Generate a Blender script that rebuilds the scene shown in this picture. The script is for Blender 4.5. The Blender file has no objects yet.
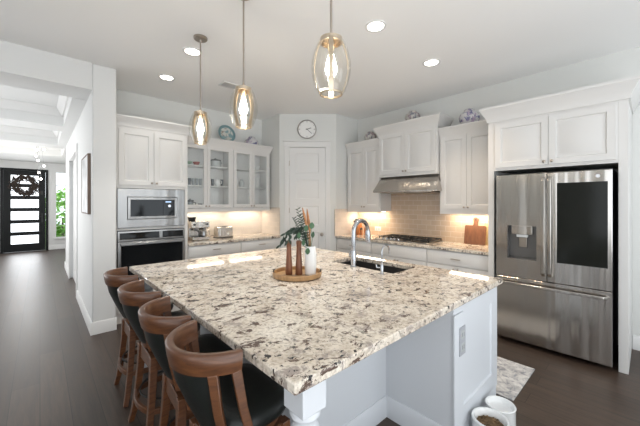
import bpy, bmesh, math, random
from mathutils import Vector, Matrix, noise
random.seed(7)
C = bpy.context.scene.collection
SC = bpy.context.scene
PI = math.pi

# ---------------------------------------------------------------- camera
TH = math.atan2(280, 304)                     # heading, clockwise from +Y
cam_d = bpy.data.cameras.new('camera')
cam_d.sensor_width = 36.0
cam_d.lens = 304 / 640 * 36.0
cam_d.shift_y = -10 / 640
cam_d.clip_start = 0.05
cam = bpy.data.objects.new('camera', cam_d)
C.objects.link(cam)
cam.location = (0, 0, 1.48)
cam.rotation_euler = (PI / 2, 0, -TH)
SC.camera = cam

# ---------------------------------------------------------------- world, exposure
SC.view_settings.view_transform = 'Standard'
SC.view_settings.look = 'None'
SC.view_settings.gamma = 1.0
SC.view_settings.use_curve_mapping = False
SC.view_settings.exposure = 0.50
world = bpy.data.worlds.new('sky')
SC.world = world
world.use_nodes = True
bg = world.node_tree.nodes['Background']
bg.inputs[0].default_value = (0.88, 0.94, 1.0, 1)
bg.inputs[1].default_value = 1.6
SC.cycles.max_bounces = 10
SC.cycles.diffuse_bounces = 6
SC.cycles.glossy_bounces = 4
SC.cycles.transparent_max_bounces = 16
SC.cycles.sample_clamp_indirect = 6.0
SC.cycles.use_denoising = True
SC.cycles.caustics_reflective = False
SC.cycles.caustics_refractive = False


def area(name, loc, rot, sx, sy, power, col, parent=None):
    d = bpy.data.lights.new(name, 'AREA')
    d.shape = 'RECTANGLE'
    d.size, d.size_y = sx, sy
    d.energy = power
    d.color = col
    o = bpy.data.objects.new(name, d)
    C.objects.link(o)
    o.location = loc
    o.rotation_euler = rot
    if parent:
        o.parent = parent
        o.location = Vector(loc) - Vector(parent['_o'])
    return o


DAY = (0.90, 0.95, 1.0)
UP = math.radians(12)
# daylight through the great-room windows behind the camera
area('daylight_south_a', (2.9, -4.35, 1.6), (PI / 2 + UP, 0, 0), 2.2, 2.2, 18, (0.80, 0.91, 1.0))
area('daylight_south_b', (0.2, -4.35, 1.6), (PI / 2 + UP, 0, 0), 2.2, 2.2, 18, DAY)
area('daylight_south_c', (-2.4, -4.35, 1.6), (PI / 2 + UP, 0, 0), 2.2, 2.2, 12, DAY)
area('daylight_west', (-4.35, -0.6, 1.6), (PI / 2 + UP, 0, -PI / 2), 3.4, 2.2, 8, (0.97, 0.98, 1.0))
area('ceiling_fill', (-0.9, -2.3, 0.06), (PI, 0, 0), 6.4, 3.6, 172, (0.955, 0.98, 1.0))  # added, unseen fill at floor level that brightens the ceiling
# light in the entrance hall
area('hall_fill', (-1.62, 8.0, 1.6), (PI / 2 + 0.05, 0, -PI / 2), 6.5, 2.0, 80, (0.96, 0.98, 1.0))  # added fill from the unseen side wall, brightening the hall
area('daylight_entrance', (-0.33, 12.75, 1.25), (-PI / 2, 0, 0), 0.7, 2.0, 14, (0.95, 0.98, 1.0))

# ---------------------------------------------------------------- materials
MATS = {}


def new_mat(name):
    m = bpy.data.materials.new(name)
    m.use_nodes = True
    nt = m.node_tree
    return m, nt, nt.nodes['Principled BSDF']


def mat(name, col, rough=0.5, metal=0.0, spec=0.5, emit=None, estr=0.0, coat=0.0, var=0.0, vscale=4.0, bump=0.0, bscale=80.0):
    if name in MATS:
        return MATS[name]
    m, nt, b = new_mat(name)
    b.inputs['Base Color'].default_value = (*col, 1)
    b.inputs['Roughness'].default_value = rough
    b.inputs['Metallic'].default_value = metal
    b.inputs['Specular IOR Level'].default_value = spec
    b.inputs['Coat Weight'].default_value = coat
    if emit:
        b.inputs['Emission Color'].default_value = (*emit, 1)
        b.inputs['Emission Strength'].default_value = estr
    if var or bump:
        tc = nt.nodes.new('ShaderNodeTexCoord')
    if var:
        n = nt.nodes.new('ShaderNodeTexNoise')
        n.inputs['Scale'].default_value = vscale
        n.inputs['Detail'].default_value = 4
        nt.links.new(tc.outputs['Object'], n.inputs['Vector'])
        r = nt.nodes.new('ShaderNodeValToRGB')
        r.color_ramp.elements[0].position = 0.3
        r.color_ramp.elements[1].position = 0.7
        r.color_ramp.elements[0].color = (*[c * (1 - var) for c in col], 1)
        r.color_ramp.elements[1].color = (*[min(1, c * (1 + var)) for c in col], 1)
        nt.links.new(n.outputs['Fac'], r.inputs['Fac'])
        nt.links.new(r.outputs['Color'], b.inputs['Base Color'])
    if bump:
        n2 = nt.nodes.new('ShaderNodeTexNoise')
        n2.inputs['Scale'].default_value = bscale
        n2.inputs['Detail'].default_value = 3
        nt.links.new(tc.outputs['Object'], n2.inputs['Vector'])
        bp = nt.nodes.new('ShaderNodeBump')
        bp.inputs['Strength'].default_value = bump
        bp.inputs['Distance'].default_value = 0.01
        nt.links.new(n2.outputs['Fac'], bp.inputs['Height'])
        nt.links.new(bp.outputs['Normal'], b.inputs['Normal'])
    MATS[name] = m
    return m


def ramp(nt, fac, stops):
    r = nt.nodes.new('ShaderNodeValToRGB')
    e = r.color_ramp.elements
    while len(e) < len(stops):
        e.new(0.5)
    for k, (p, c) in enumerate(stops):
        e[k].position = p
        e[k].color = (*c, 1) if len(c) == 3 else c
    nt.links.new(fac, r.inputs['Fac'])
    return r.outputs['Color']


def noise_tex(nt, vec, scale, detail=4, rough=0.5, dist=0.0):
    n = nt.nodes.new('ShaderNodeTexNoise')
    n.inputs['Scale'].default_value = scale
    n.inputs['Detail'].default_value = detail
    n.inputs['Roughness'].default_value = rough
    n.inputs['Distortion'].default_value = dist
    nt.links.new(vec, n.inputs['Vector'])
    return n.outputs['Fac']


def mapping(nt, scale=(1, 1, 1), rot=(0, 0, 0), loc=(0, 0, 0)):
    tc = nt.nodes.new('ShaderNodeTexCoord')
    mp = nt.nodes.new('ShaderNodeMapping')
    mp.inputs['Scale'].default_value = scale
    mp.inputs['Rotation'].default_value = rot
    mp.inputs['Location'].default_value = loc
    nt.links.new(tc.outputs['Object'], mp.inputs['Vector'])
    return mp.outputs['Vector']


def mix(nt, fac, a, b, mode='MIX'):
    m = nt.nodes.new('ShaderNodeMix')
    m.data_type = 'RGBA'
    m.blend_type = mode
    if isinstance(fac, float):
        m.inputs[0].default_value = fac
    else:
        nt.links.new(fac, m.inputs[0])
    for k, s in ((6, a), (7, b)):
        if isinstance(s, tuple):
            m.inputs[k].default_value = (*s, 1)
        else:
            nt.links.new(s, m.inputs[k])
    return m.outputs[2]


def wood(name, c1, c2, scale=(1, 1, 1), rough=0.4, coat=0.0):
    if name in MATS:
        return MATS[name]
    m, nt, b = new_mat(name)
    v = mapping(nt, scale)
    f = noise_tex(nt, v, 6.0, 6, 0.6, 0.6)
    nt.links.new(ramp(nt, f, [(0.3, c1), (0.72, c2)]), b.inputs['Base Color'])
    b.inputs['Roughness'].default_value = rough
    b.inputs['Coat Weight'].default_value = coat
    MATS[name] = m
    return m


def glassy(name, tint=(1, 1, 1), refl=0.10):
    m = bpy.data.materials.new(name)
    m.use_nodes = True
    nt = m.node_tree
    nt.nodes.clear()
    out = nt.nodes.new('ShaderNodeOutputMaterial')
    mx = nt.nodes.new('ShaderNodeMixShader')
    tr = nt.nodes.new('ShaderNodeBsdfTransparent')
    tr.inputs[0].default_value = (*tint, 1)
    gl = nt.nodes.new('ShaderNodeBsdfGlossy')
    gl.inputs['Roughness'].default_value = 0.02
    lw = nt.nodes.new('ShaderNodeLayerWeight')
    lw.inputs['Blend'].default_value = 0.5
    pw = nt.nodes.new('ShaderNodeMath')
    pw.operation = 'POWER'
    pw.inputs[1].default_value = 3.0
    nt.links.new(lw.outputs['Facing'], pw.inputs[0])
    mr = nt.nodes.new('ShaderNodeMapRange')
    mr.inputs['To Min'].default_value = 0.04
    mr.inputs['To Max'].default_value = refl
    nt.links.new(pw.outputs[0], mr.inputs['Value'])
    nt.links.new(mr.outputs[0], mx.inputs[0])
    nt.links.new(tr.outputs[0], mx.inputs[1])
    nt.links.new(gl.outputs[0], mx.inputs[2])
    nt.links.new(mx.outputs[0], out.inputs[0])
    MATS[name] = m
    return m


M_white = mat('cabinet_white', (0.67, 0.66, 0.645), 0.38)
M_trimw = mat('trim_white', (0.71, 0.705, 0.695), 0.4)
M_wall = mat('wall_paint', (0.685, 0.69, 0.67), 0.75, bump=0.04, bscale=180)
M_wallhall = mat('wall_paint_hall', (0.70, 0.70, 0.69), 0.75, bump=0.04, bscale=180)
M_ceil = mat('ceiling_paint', (0.90, 0.90, 0.895), 0.85, bump=0.06, bscale=120)
M_island = mat('island_paint', (0.62, 0.64, 0.67), 0.45)
M_black = mat('black_plastic', (0.012, 0.012, 0.013), 0.3)
M_blackglass = mat('black_glass', (0.006, 0.007, 0.008), 0.06, spec=0.25)
M_iron = mat('cast_iron', (0.02, 0.02, 0.02), 0.55)
M_chrome = mat('chrome', (0.42, 0.43, 0.45), 0.14, 1.0)
M_nickel = mat('brushed_nickel', (0.42, 0.37, 0.32), 0.32, 1.0)
M_champagne = mat('champagne_metal', (0.56, 0.47, 0.36), 0.30, 1.0)
M_leather = mat('black_leather', (0.010, 0.012, 0.011), 0.42, spec=0.35, bump=0.08, bscale=160)
M_ceramic = mat('white_ceramic', (0.80, 0.80, 0.79), 0.2)
M_porc = mat('grey_porcelain', (0.50, 0.52, 0.52), 0.25)
M_green = mat('green_glaze', (0.30, 0.42, 0.30), 0.3)
M_red = mat('red_glaze', (0.38, 0.10, 0.08), 0.3)
M_dark = mat('dark_glaze', (0.03, 0.032, 0.035), 0.3)
M_leaf = mat('leaf_green', (0.016, 0.040, 0.024), 0.5, var=0.5, vscale=14)
M_leafpale = mat('eucalyptus_green', (0.055, 0.125, 0.062), 0.5, var=0.3, vscale=14)
M_pampas = mat('dried_stem', (0.42, 0.20, 0.09), 0.8, var=0.35, vscale=30)
M_glass = glassy('clear_glass', (0.98, 0.99, 0.99), 0.35)
M_shade = glassy('shade_glass', (0.985, 0.98, 0.965), 0.30)
M_bulb = mat('bulb_glow', (1, 0.9, 0.7), 0.3, emit=(1.0, 0.90, 0.74), estr=55)
M_can = mat('downlight_glow', (1, 1, 1), 0.3, emit=(1.0, 0.95, 0.86), estr=9)
M_strip = mat('strip_glow', (1, 1, 1), 0.3, emit=(1.0, 0.90, 0.72), estr=7)
M_frost = mat('frosted_pane', (0.9, 0.92, 0.95), 0.35, emit=(0.90, 0.95, 1.0), estr=1.5)  # daylight through the door panes is put in as emission
M_doorblack = mat('black_door', (0.008, 0.009, 0.010), 0.55, spec=0.25)
M_stoolwood = wood('stool_wood', (0.062, 0.022, 0.009), (0.15, 0.058, 0.022), (2, 2, 10), 0.38, 0.2)
M_vasewood = wood('vase_wood', (0.10, 0.035, 0.016), (0.26, 0.10, 0.045), (3, 14, 1.2), 0.4)
M_traywood = wood('tray_wood', (0.26, 0.14, 0.06), (0.50, 0.31, 0.15), (1, 8, 1), 0.4)
M_boardwood = wood('board_wood', (0.11, 0.040, 0.018), (0.22, 0.090, 0.042), (1, 9, 1.4), 0.45)
M_palewood = wood('pale_wood', (0.50, 0.34, 0.15), (0.66, 0.48, 0.24), (1, 9, 1), 0.5)
M_blockwood = wood('block_wood', (0.30, 0.10, 0.03), (0.48, 0.20, 0.07), (6, 6, 1), 0.4)
M_kibble = mat('kibble', (0.16, 0.10, 0.05), 0.9, var=0.5, vscale=40)


def steel(name, col, rough, wav=0.35, sc=(9, 9, 0.35)):
    m, nt, b = new_mat(name)
    b.inputs['Base Color'].default_value = (*col, 1)
    b.inputs['Metallic'].default_value = 1.0
    v = mapping(nt, sc)
    f = noise_tex(nt, v, 1.0, 2, 0.4)
    bp = nt.nodes.new('ShaderNodeBump')
    bp.inputs['Strength'].default_value = wav
    bp.inputs['Distance'].default_value = 0.02
    nt.links.new(f, bp.inputs['Height'])
    nt.links.new(bp.outputs['Normal'], b.inputs['Normal'])
    v2 = mapping(nt, (sc[0] * 40, sc[1] * 40, 2))
    f2 = noise_tex(nt, v2, 1.0, 2)
    mr = nt.nodes.new('ShaderNodeMapRange')
    mr.inputs['To Min'].default_value = rough * 0.8
    mr.inputs['To Max'].default_value = rough * 1.2
    nt.links.new(f2, mr.inputs['Value'])
    nt.links.new(mr.outputs[0], b.inputs['Roughness'])
    MATS[name] = m
    return m


M_steel = steel('stainless_steel', (0.52, 0.49, 0.455), 0.20, 0.75, (7, 7, 0.3))
M_steel3 = steel('appliance_steel', (0.62, 0.59, 0.55), 0.22, 0.3)
M_steel2 = steel('stainless_trim', (0.30, 0.295, 0.29), 0.30, 0.5)


def floor_mat():
    m, nt, b = new_mat('walnut_planks')
    v = mapping(nt, (1, 1, 1), (0, 0, PI / 2))
    br = nt.nodes.new('ShaderNodeTexBrick')
    br.offset = 0.37
    br.inputs['Scale'].default_value = 1.0
    br.inputs['Brick Width'].default_value = 1.7
    br.inputs['Row Height'].default_value = 0.165
    br.inputs['Mortar Size'].default_value = 0.0022
    br.inputs['Mortar Smooth'].default_value = 0.2
    br.inputs['Bias'].default_value = 0.0
    br.inputs['Color1'].default_value = (0.060, 0.041, 0.031, 1)
    br.inputs['Color2'].default_value = (0.040, 0.027, 0.020, 1)
    br.inputs['Mortar'].default_value = (0.012, 0.008, 0.006, 1)
    nt.links.new(v, br.inputs['Vector'])
    g = mapping(nt, (14, 1.1, 1))
    gr = noise_tex(nt, g, 2.2, 6, 0.65, 0.4)
    grc = ramp(nt, gr, [(0.3, (0.55, 0.53, 0.52)), (0.7, (1.35, 1.3, 1.25))])
    nt.links.new(mix(nt, 1.0, br.outputs['Color'], grc, 'MULTIPLY'), b.inputs['Base Color'])
    rr = nt.nodes.new('ShaderNodeMapRange')
    rr.inputs['To Min'].default_value = 0.34
    rr.inputs['To Max'].default_value = 0.48
    b.inputs['Specular IOR Level'].default_value = 0.55
    nt.links.new(gr, rr.inputs['Value'])
    nt.links.new(rr.outputs[0], b.inputs['Roughness'])
    bp = nt.nodes.new('ShaderNodeBump')
    bp.inputs['Strength'].default_value = 0.15
    bp.inputs['Distance'].default_value = 0.004
    nt.links.new(gr, bp.inputs['Height'])
    nt.links.new(bp.outputs['Normal'], b.inputs['Normal'])
    return m


def granite_mat():
    m, nt, b = new_mat('granite')
    v = mapping(nt, (1, 1, 1), (0.3, 0.2, 0.55))
    vs = mapping(nt, (1.0, 1.5, 1.3), (0.3, 0.2, 0.95))
    base = ramp(nt, noise_tex(nt, v, 4.5, 7, 0.66, 0.5), [(0.30, (0.40, 0.345, 0.29)), (0.45, (0.64, 0.56, 0.465)), (0.64, (0.79, 0.725, 0.635))])
    fine = ramp(nt, noise_tex(nt, v, 60, 4, 0.6), [(0.36, (0.66, 0.64, 0.62)), (0.55, (1, 1, 1))])
    c = mix(nt, 1.0, base, fine, 'MULTIPLY')
    grey = ramp(nt, noise_tex(nt, v, 10.0, 8, 0.72, 0.5), [(0.555, (0, 0, 0)), (0.60, (1, 1, 1))])
    c = mix(nt, grey, c, (0.36, 0.31, 0.275))
    brown = ramp(nt, noise_tex(nt, vs, 12.0, 10, 0.72, 0.5), [(0.560, (0, 0, 0)), (0.582, (1, 1, 1))])
    c = mix(nt, brown, c, (0.115, 0.078, 0.063))
    big = ramp(nt, noise_tex(nt, v, 2.6, 3, 0.5), [(0.34, (0.35, 0.35, 0.35)), (0.52, (1, 1, 1))])
    spk = ramp(nt, noise_tex(nt, v, 34, 5, 0.65, 0.3), [(0.590, (0, 0, 0)), (0.612, (1, 1, 1))])
    spk = mix(nt, 1.0, spk, big, 'MULTIPLY')
    c = mix(nt, spk, c, (0.030, 0.027, 0.028))
    nt.links.new(c, b.inputs['Base Color'])
    b.inputs['Roughness'].default_value = 0.055
    b.inputs['Specular IOR Level'].default_value = 0.5
    return m


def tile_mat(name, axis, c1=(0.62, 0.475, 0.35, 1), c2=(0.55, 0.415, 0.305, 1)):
    """subway tile; axis 'x' for a wall along X, 'y' for a wall along Y"""
    m, nt, b = new_mat(name)
    tc = nt.nodes.new('ShaderNodeTexCoord')
    sp = nt.nodes.new('ShaderNodeSeparateXYZ')
    cb = nt.nodes.new('ShaderNodeCombineXYZ')
    nt.links.new(tc.outputs['Object'], sp.inputs[0])
    nt.links.new(sp.outputs['X' if axis == 'x' else 'Y'], cb.inputs[0])
    nt.links.new(sp.outputs['Z'], cb.inputs[1])
    br = nt.nodes.new('ShaderNodeTexBrick')
    br.inputs['Scale'].default_value = 1.0
    br.inputs['Brick Width'].default_value = 0.152
    br.inputs['Row Height'].default_value = 0.076
    br.inputs['Mortar Size'].default_value = 0.003
    br.inputs['Mortar Smooth'].default_value = 0.3
    br.inputs['Color1'].default_value = c1
    br.inputs['Color2'].default_value = c2
    br.inputs['Mortar'].default_value = (0.70, 0.61, 0.51, 1)
    nt.links.new(cb.outputs[0], br.inputs['Vector'])
    nt.links.new(br.outputs['Color'], b.inputs['Base Color'])
    b.inputs['Roughness'].default_value = 0.22
    bp = nt.nodes.new('ShaderNodeBump')
    bp.inputs['Strength'].default_value = 0.5
    bp.inputs['Distance'].default_value = 0.003
    bp.invert = True
    nt.links.new(br.outputs['Fac'], bp.inputs['Height'])
    nt.links.new(bp.outputs['Normal'], b.inputs['Normal'])
    return m


def rug_mat():
    m, nt, b = new_mat('distressed_rug')
    v = mapping(nt, (1, 1, 1))
    f = noise_tex(nt, v, 14, 6, 0.7, 1.2)
    c = ramp(nt, f, [(0.38, (0.26, 0.27, 0.30)), (0.50, (0.52, 0.51, 0.50)), (0.66, (0.68, 0.67, 0.65))])
    vo = nt.nodes.new('ShaderNodeTexVoronoi')
    vo.inputs['Scale'].default_value = 9
    nt.links.new(v, vo.inputs['Vector'])
    d = ramp(nt, vo.outputs['Distance'], [(0.25, (0.75, 0.75, 0.77)), (0.5, (1, 1, 1))])
    nt.links.new(mix(nt, 1.0, c, d, 'MULTIPLY'), b.inputs['Base Color'])
    b.inputs['Roughness'].default_value = 0.95
    return m


def painted_mat(name, base, c2, c3):
    """glazed pottery with painted patches"""
    m, nt, b = new_mat(name)
    v = mapping(nt, (1, 1, 1))
    c = mix(nt, ramp(nt, noise_tex(nt, v, 14, 3, 0.5, 0.6), [(0.50, (0, 0, 0)), (0.56, (1, 1, 1))]), base, c2)
    c = mix(nt, ramp(nt, noise_tex(nt, v, 19, 3, 0.5, 0.3), [(0.58, (0, 0, 0)), (0.62, (1, 1, 1))]), c, c3)
    nt.links.new(c, b.inputs['Base Color'])
    b.inputs['Roughness'].default_value = 0.2
    return m


M_floor = floor_mat()
M_granite = granite_mat()
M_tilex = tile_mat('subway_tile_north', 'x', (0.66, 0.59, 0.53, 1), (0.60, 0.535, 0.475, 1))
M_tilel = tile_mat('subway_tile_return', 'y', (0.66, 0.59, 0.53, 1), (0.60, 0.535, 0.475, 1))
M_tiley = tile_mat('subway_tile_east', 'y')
M_rug = rug_mat()
M_paint1 = painted_mat('painted_blue_white', (0.60, 0.59, 0.60), (0.16, 0.16, 0.28), (0.42, 0.34, 0.44))
M_paint2 = painted_mat('painted_teal', (0.60, 0.60, 0.56), (0.22, 0.34, 0.36), (0.28, 0.22, 0.18))
M_paint3 = painted_mat('painted_grey_purple', (0.60, 0.58, 0.54), (0.34, 0.27, 0.29), (0.22, 0.22, 0.26))
M_teal = mat('teal_glaze', (0.16, 0.26, 0.28), 0.25)
M_print = mat('grey_print', (0.60, 0.60, 0.60), 0.5, var=0.35, vscale=5)

# ---------------------------------------------------------------- mesh builder


class MB:
    def __init__(s, M=None):
        s.bm = bmesh.new()
        s.M = M

    def v(s, x, y, z):
        p = Vector((x, y, z))
        return s.bm.verts.new(s.M @ p if s.M else p)

    def box(s, x0, x1, y0, y1, z0, z1):
        V = [s.v(x, y, z) for z in (z0, z1) for y in (y0, y1) for x in (x0, x1)]
        for f in ((0, 1, 3, 2), (4, 6, 7, 5), (0, 4, 5, 1), (2, 3, 7, 6), (0, 2, 6, 4), (1, 5, 7, 3)):
            s.bm.faces.new([V[i] for i in f])
        return s

    def prism(s, poly, z0, z1):
        a = [s.v(x, y, z0) for x, y in poly]
        b = [s.v(x, y, z1) for x, y in poly]
        n = len(poly)
        s.bm.faces.new(a)
        s.bm.faces.new(b)
        for i in range(n):
            s.bm.faces.new((a[i], a[(i + 1) % n], b[(i + 1) % n], b[i]))
        return s

    def extrude_profile(s, prof, p0, p1, out):
        """profile of (outward, z) swept straight from p0 to p1 (xy); out = outward xy unit vector"""
        rows = []
        for p in (p0, p1):
            rows.append([s.v(p[0] + out[0] * w, p[1] + out[1] * w, z) for w, z in prof])
        n = len(prof)
        for i in range(n):
            s.bm.faces.new((rows[0][i], rows[0][(i + 1) % n], rows[1][(i + 1) % n], rows[1][i]))
        s.bm.faces.new(rows[0])
        s.bm.faces.new(rows[1])
        return s

    def sweep(s, prof, path, outs):
        """profile of (outward, z) along a polyline with mitred outward vectors"""
        rows = [[s.v(p[0] + o[0] * w, p[1] + o[1] * w, z) for w, z in prof] for p, o in zip(path, outs)]
        n = len(prof)
        for r0, r1 in zip(rows, rows[1:]):
            for i in range(n):
                s.bm.faces.new((r0[i], r0[(i + 1) % n], r1[(i + 1) % n], r1[i]))
        s.bm.faces.new(rows[0])
        s.bm.faces.new(rows[-1])
        return s

    def tube(s, pts, r, seg=10, caps=True, squash=1.0):
        pts = [Vector(p) for p in pts]
        n = len(pts)
        rs = r if isinstance(r, (list, tuple)) else [r] * n
        t0 = (pts[1] - pts[0]).normalized()
        up = Vector((0, 0, 1)) if abs(t0.z) < 0.9 else Vector((1, 0, 0))
        nx = t0.cross(up).normalized()
        rings = []
        for i in range(n):
            t = (pts[min(i + 1, n - 1)] - pts[max(i - 1, 0)]).normalized()
            nx = (nx - t * nx.dot(t)).normalized()
            ny = t.cross(nx)
            rings.append([s.v(*(pts[i] + (nx * math.cos(a) + ny * math.sin(a) * squash) * rs[i])) for a in (2 * PI * k / seg for k in range(seg))])
        for a, b in zip(rings, rings[1:]):
            for k in range(seg):
                s.bm.faces.new((a[k], a[(k + 1) % seg], b[(k + 1) % seg], b[k]))
        if caps:
            s.bm.faces.new(rings[0])
            s.bm.faces.new(rings[-1])
        return s

    def bar(s, pts, hx, hy, side):
        """rectangular bar along points; side = fixed sideways vector, hx half-width along it"""
        pts = [Vector(p) for p in pts]
        sd = Vector(side).normalized()
        n = len(pts)
        HX = hx if isinstance(hx, (list, tuple)) else [hx] * n
        HY = hy if isinstance(hy, (list, tuple)) else [hy] * n
        rings = []
        for i in range(n):
            t = (pts[min(i + 1, n - 1)] - pts[max(i - 1, 0)]).normalized()
            a = (sd - t * sd.dot(t)).normalized()
            b = t.cross(a)
            rings.append([s.v(*(pts[i] + a * HX[i] * u + b * HY[i] * w)) for u, w in ((-1, -1), (1, -1), (1, 1), (-1, 1))])
        for a, b in zip(rings, rings[1:]):
            for k in range(4):
                s.bm.faces.new((a[k], a[(k + 1) % 4], b[(k + 1) % 4], b[k]))
        s.bm.faces.new(rings[0])
        s.bm.faces.new(rings[-1])
        return s

    def lathe(s, prof, c=(0, 0, 0), seg=28, sx=1.0, sy=1.0, closed=False):
        rings = []
        for r, z in prof:
            if r < 1e-6:
                rings.append([s.v(c[0], c[1], c[2] + z)])
            else:
                rings.append([s.v(c[0] + r * sx * math.cos(2 * PI * k / seg), c[1] + r * sy * math.sin(2 * PI * k / seg), c[2] + z) for k in range(seg)])
        pairs = list(zip(rings, rings[1:]))
        if closed:
            pairs.append((rings[-1], rings[0]))
        for a, b in pairs:
            for k in range(seg):
                k2 = (k + 1) % seg
                if len(a) == 1 and len(b) == 1:
                    break
                if len(a) == 1:
                    s.bm.faces.new((a[0], b[k], b[k2]))
                elif len(b) == 1:
                    s.bm.faces.new((a[k], a[k2], b[0]))
                else:
                    s.bm.faces.new((a[k], a[k2], b[k2], b[k]))
        if not closed:
            for R in (rings[0], rings[-1]):
                if len(R) > 1:
                    s.bm.faces.new(R)
        return s

    def rings(s, u0, u1, v0, v1, prof, closed=False, w0=0.0):
        """concentric rectangles in local (x, z), outward = local y; prof = (inset, outward)"""
        R = []
        for ins, w in prof:
            R.append([s.v(x, w0 + w, z) for x, z in ((u0 + ins, v0 + ins), (u1 - ins, v0 + ins), (u1 - ins, v1 - ins), (u0 + ins, v1 - ins))])
        P = list(zip(R, R[1:]))
        if closed:
            P.append((R[-1], R[0]))
        for a, b in P:
            for k in range(4):
                s.bm.faces.new((a[k], a[(k + 1) % 4], b[(k + 1) % 4], b[k]))
        if not closed:
            s.bm.faces.new(R[0])
            s.bm.faces.new(R[-1])
        return s

    def sphere(s, c, rx, ry=None, rz=None, seg=16, nr=10):
        ry = ry or rx
        rz = rz or rx
        prof = [(math.sin(PI * k / nr), -math.cos(PI * k / nr)) for k in range(nr + 1)]
        prof[0] = (0, -1)
        prof[-1] = (0, 1)
        rings = []
        for r, z in prof:
            if r < 1e-6:
                rings.append([s.v(c[0], c[1], c[2] + z * rz)])
            else:
                rings.append([s.v(c[0] + r * rx * math.cos(2 * PI * k / seg), c[1] + r * ry * math.sin(2 * PI * k / seg), c[2] + z * rz) for k in range(seg)])
        for a, b in zip(rings, rings[1:]):
            for k in range(seg):
                k2 = (k + 1) % seg
                if len(a) == 1:
                    s.bm.faces.new((a[0], b[k], b[k2]))
                elif len(b) == 1:
                    s.bm.faces.new((a[k], a[k2], b[0]))
                else:
                    s.bm.faces.new((a[k], a[k2], b[k2], b[k]))
        return s

    def arc(s, prof, a0, a1, n=24):
        """closed profile of (r, z) swept about local z from a0 to a1"""
        rows = []
        for k in range(n + 1):
            a = a0 + (a1 - a0) * k / n
            rows.append([s.v(r * math.cos(a), r * math.sin(a), z) for r, z in prof])
        m = len(prof)
        for r0, r1 in zip(rows, rows[1:]):
            for i in range(m):
                s.bm.faces.new((r0[i], r0[(i + 1) % m], r1[(i + 1) % m], r1[i]))
        s.bm.faces.new(rows[0])
        s.bm.faces.new(rows[-1])
        return s

    def leaf(s, base, tip, w, up=(0, 0, 1), droop=0.0, t=0.0012):
        """a pointed leaf blade with thickness"""
        b, e = Vector(base), Vector(tip)
        d = e - b
        sd = d.cross(Vector(up))
        if sd.length < 1e-6:
            sd = Vector((1, 0, 0))
        sd.normalize()
        nrm = sd.cross(d).normalized()
        n = 6
        rows = []
        for k in range(n + 1):
            f = k / n
            p = b + d * f - Vector((0, 0, droop * f * f))
            ww = w * math.sin(PI * (0.06 + 0.90 * f)) ** 0.8
            rows.append([s.v(*(p - sd * ww)), s.v(*(p + nrm * (t + ww * 0.15))), s.v(*(p + sd * ww)), s.v(*(p - nrm * t + nrm * ww * 0.15))])
        for r0, r1 in zip(rows, rows[1:]):
            for i in range(4):
                s.bm.faces.new((r0[i], r0[(i + 1) % 4], r1[(i + 1) % 4], r1[i]))
        s.bm.faces.new(rows[0])
        s.bm.faces.new(rows[-1])
        return s

    def build(s, name, m, parent=None, bevel=0.0, sharp=38, label=None, local=False):
        bm = s.bm
        bmesh.ops.recalc_face_normals(bm, faces=bm.faces)
        if parent is not None and not local:
            o0 = Vector(parent['_o'])
            for vv in bm.verts:
                vv.co -= o0
        lim = math.radians(sharp)
        for f in bm.faces:
            f.smooth = True
        for e in bm.edges:
            if len(e.link_faces) == 2 and e.calc_face_angle(0) > lim:
                e.smooth = False
        me = bpy.data.meshes.new(name)
        bm.to_mesh(me)
        bm.free()
        me.materials.append(m)
        o = bpy.data.objects.new(name, me)
        C.objects.link(o)
        if parent is not None:
            o.parent = parent
            o['_o'] = list(parent['_o'])
        else:
            o['_o'] = [0.0, 0.0, 0.0]
        if bevel:
            md = o.modifiers.new('bevel', 'BEVEL')
            md.width = bevel
            md.segments = 2
            md.limit_method = 'ANGLE'
            md.angle_limit = math.radians(40)
        if label:
            o['label'] = label
        return o


def tag(o, label, cat, group=None, kind=None):
    o['label'] = label
    o['category'] = cat
    if group:
        o['group'] = group
    if kind:
        o['kind'] = kind
    return o


def thing(name, label, cat, loc=(0, 0, 0), group=None):
    o = bpy.data.objects.new(name, None)
    o.empty_display_size = 0.1
    C.objects.link(o)
    o.location = loc
    o['_o'] = [float(c) for c in loc]
    return tag(o, label, cat, group)


def struct(o, label, cat):
    return tag(o, label, cat, kind='structure')


def dup(root, loc, rotz=0.0, label=None, group=None):
    r = root.copy()
    C.objects.link(r)
    r.location = loc
    r.rotation_euler = (0, 0, rotz)
    if label:
        r['label'] = label
    if group:
        r['group'] = group
    for ch in list(root.children):
        c = ch.copy()
        C.objects.link(c)
        c.parent = r
        for g in list(ch.children):
            d = g.copy()
            C.objects.link(d)
            d.parent = c
    return r


def frameM(origin, u, w):
    """local x along u, local y outward along w, z up"""
    M = Matrix.Identity(4)
    M[0][0], M[1][0] = u[0], u[1]
    M[0][1], M[1][1] = w[0], w[1]
    M[0][3], M[1][3], M[2][3] = origin
    return M


def FN(y):                                   # faces of the north (oven) run: local x = world x
    return frameM((0, y, 0), (1, 0), (0, -1))


def FE(x):                                   # faces of the east (range) run: local x = world y
    return frameM((x, 0, 0), (0, 1), (-1, 0))


RAISED = [(0, 0), (0, 0.020), (0.056, 0.020), (0.064, 0.006), (0.076, 0.006), (0.100, 0.018)]
SLAB = [(0, 0), (0, 0.019), (0.004, 0.021)]
GLASSFRAME = [(0, 0), (0, 0.021), (0.045, 0.021), (0.052, 0.014), (0.052, 0)]


def knob(parent, M, u, v, w):
    k = MB(M @ Matrix.Translation((u, w, v)) @ Matrix.Rotation(-PI / 2, 4, 'X'))
    k.lathe([(0.005, 0), (0.005, 0.012), (0.013, 0.016), (0.014, 0.024), (0.008, 0.029), (0, 0.030)], seg=14)
    return k.build('knob', M_nickel, parent)


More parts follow.
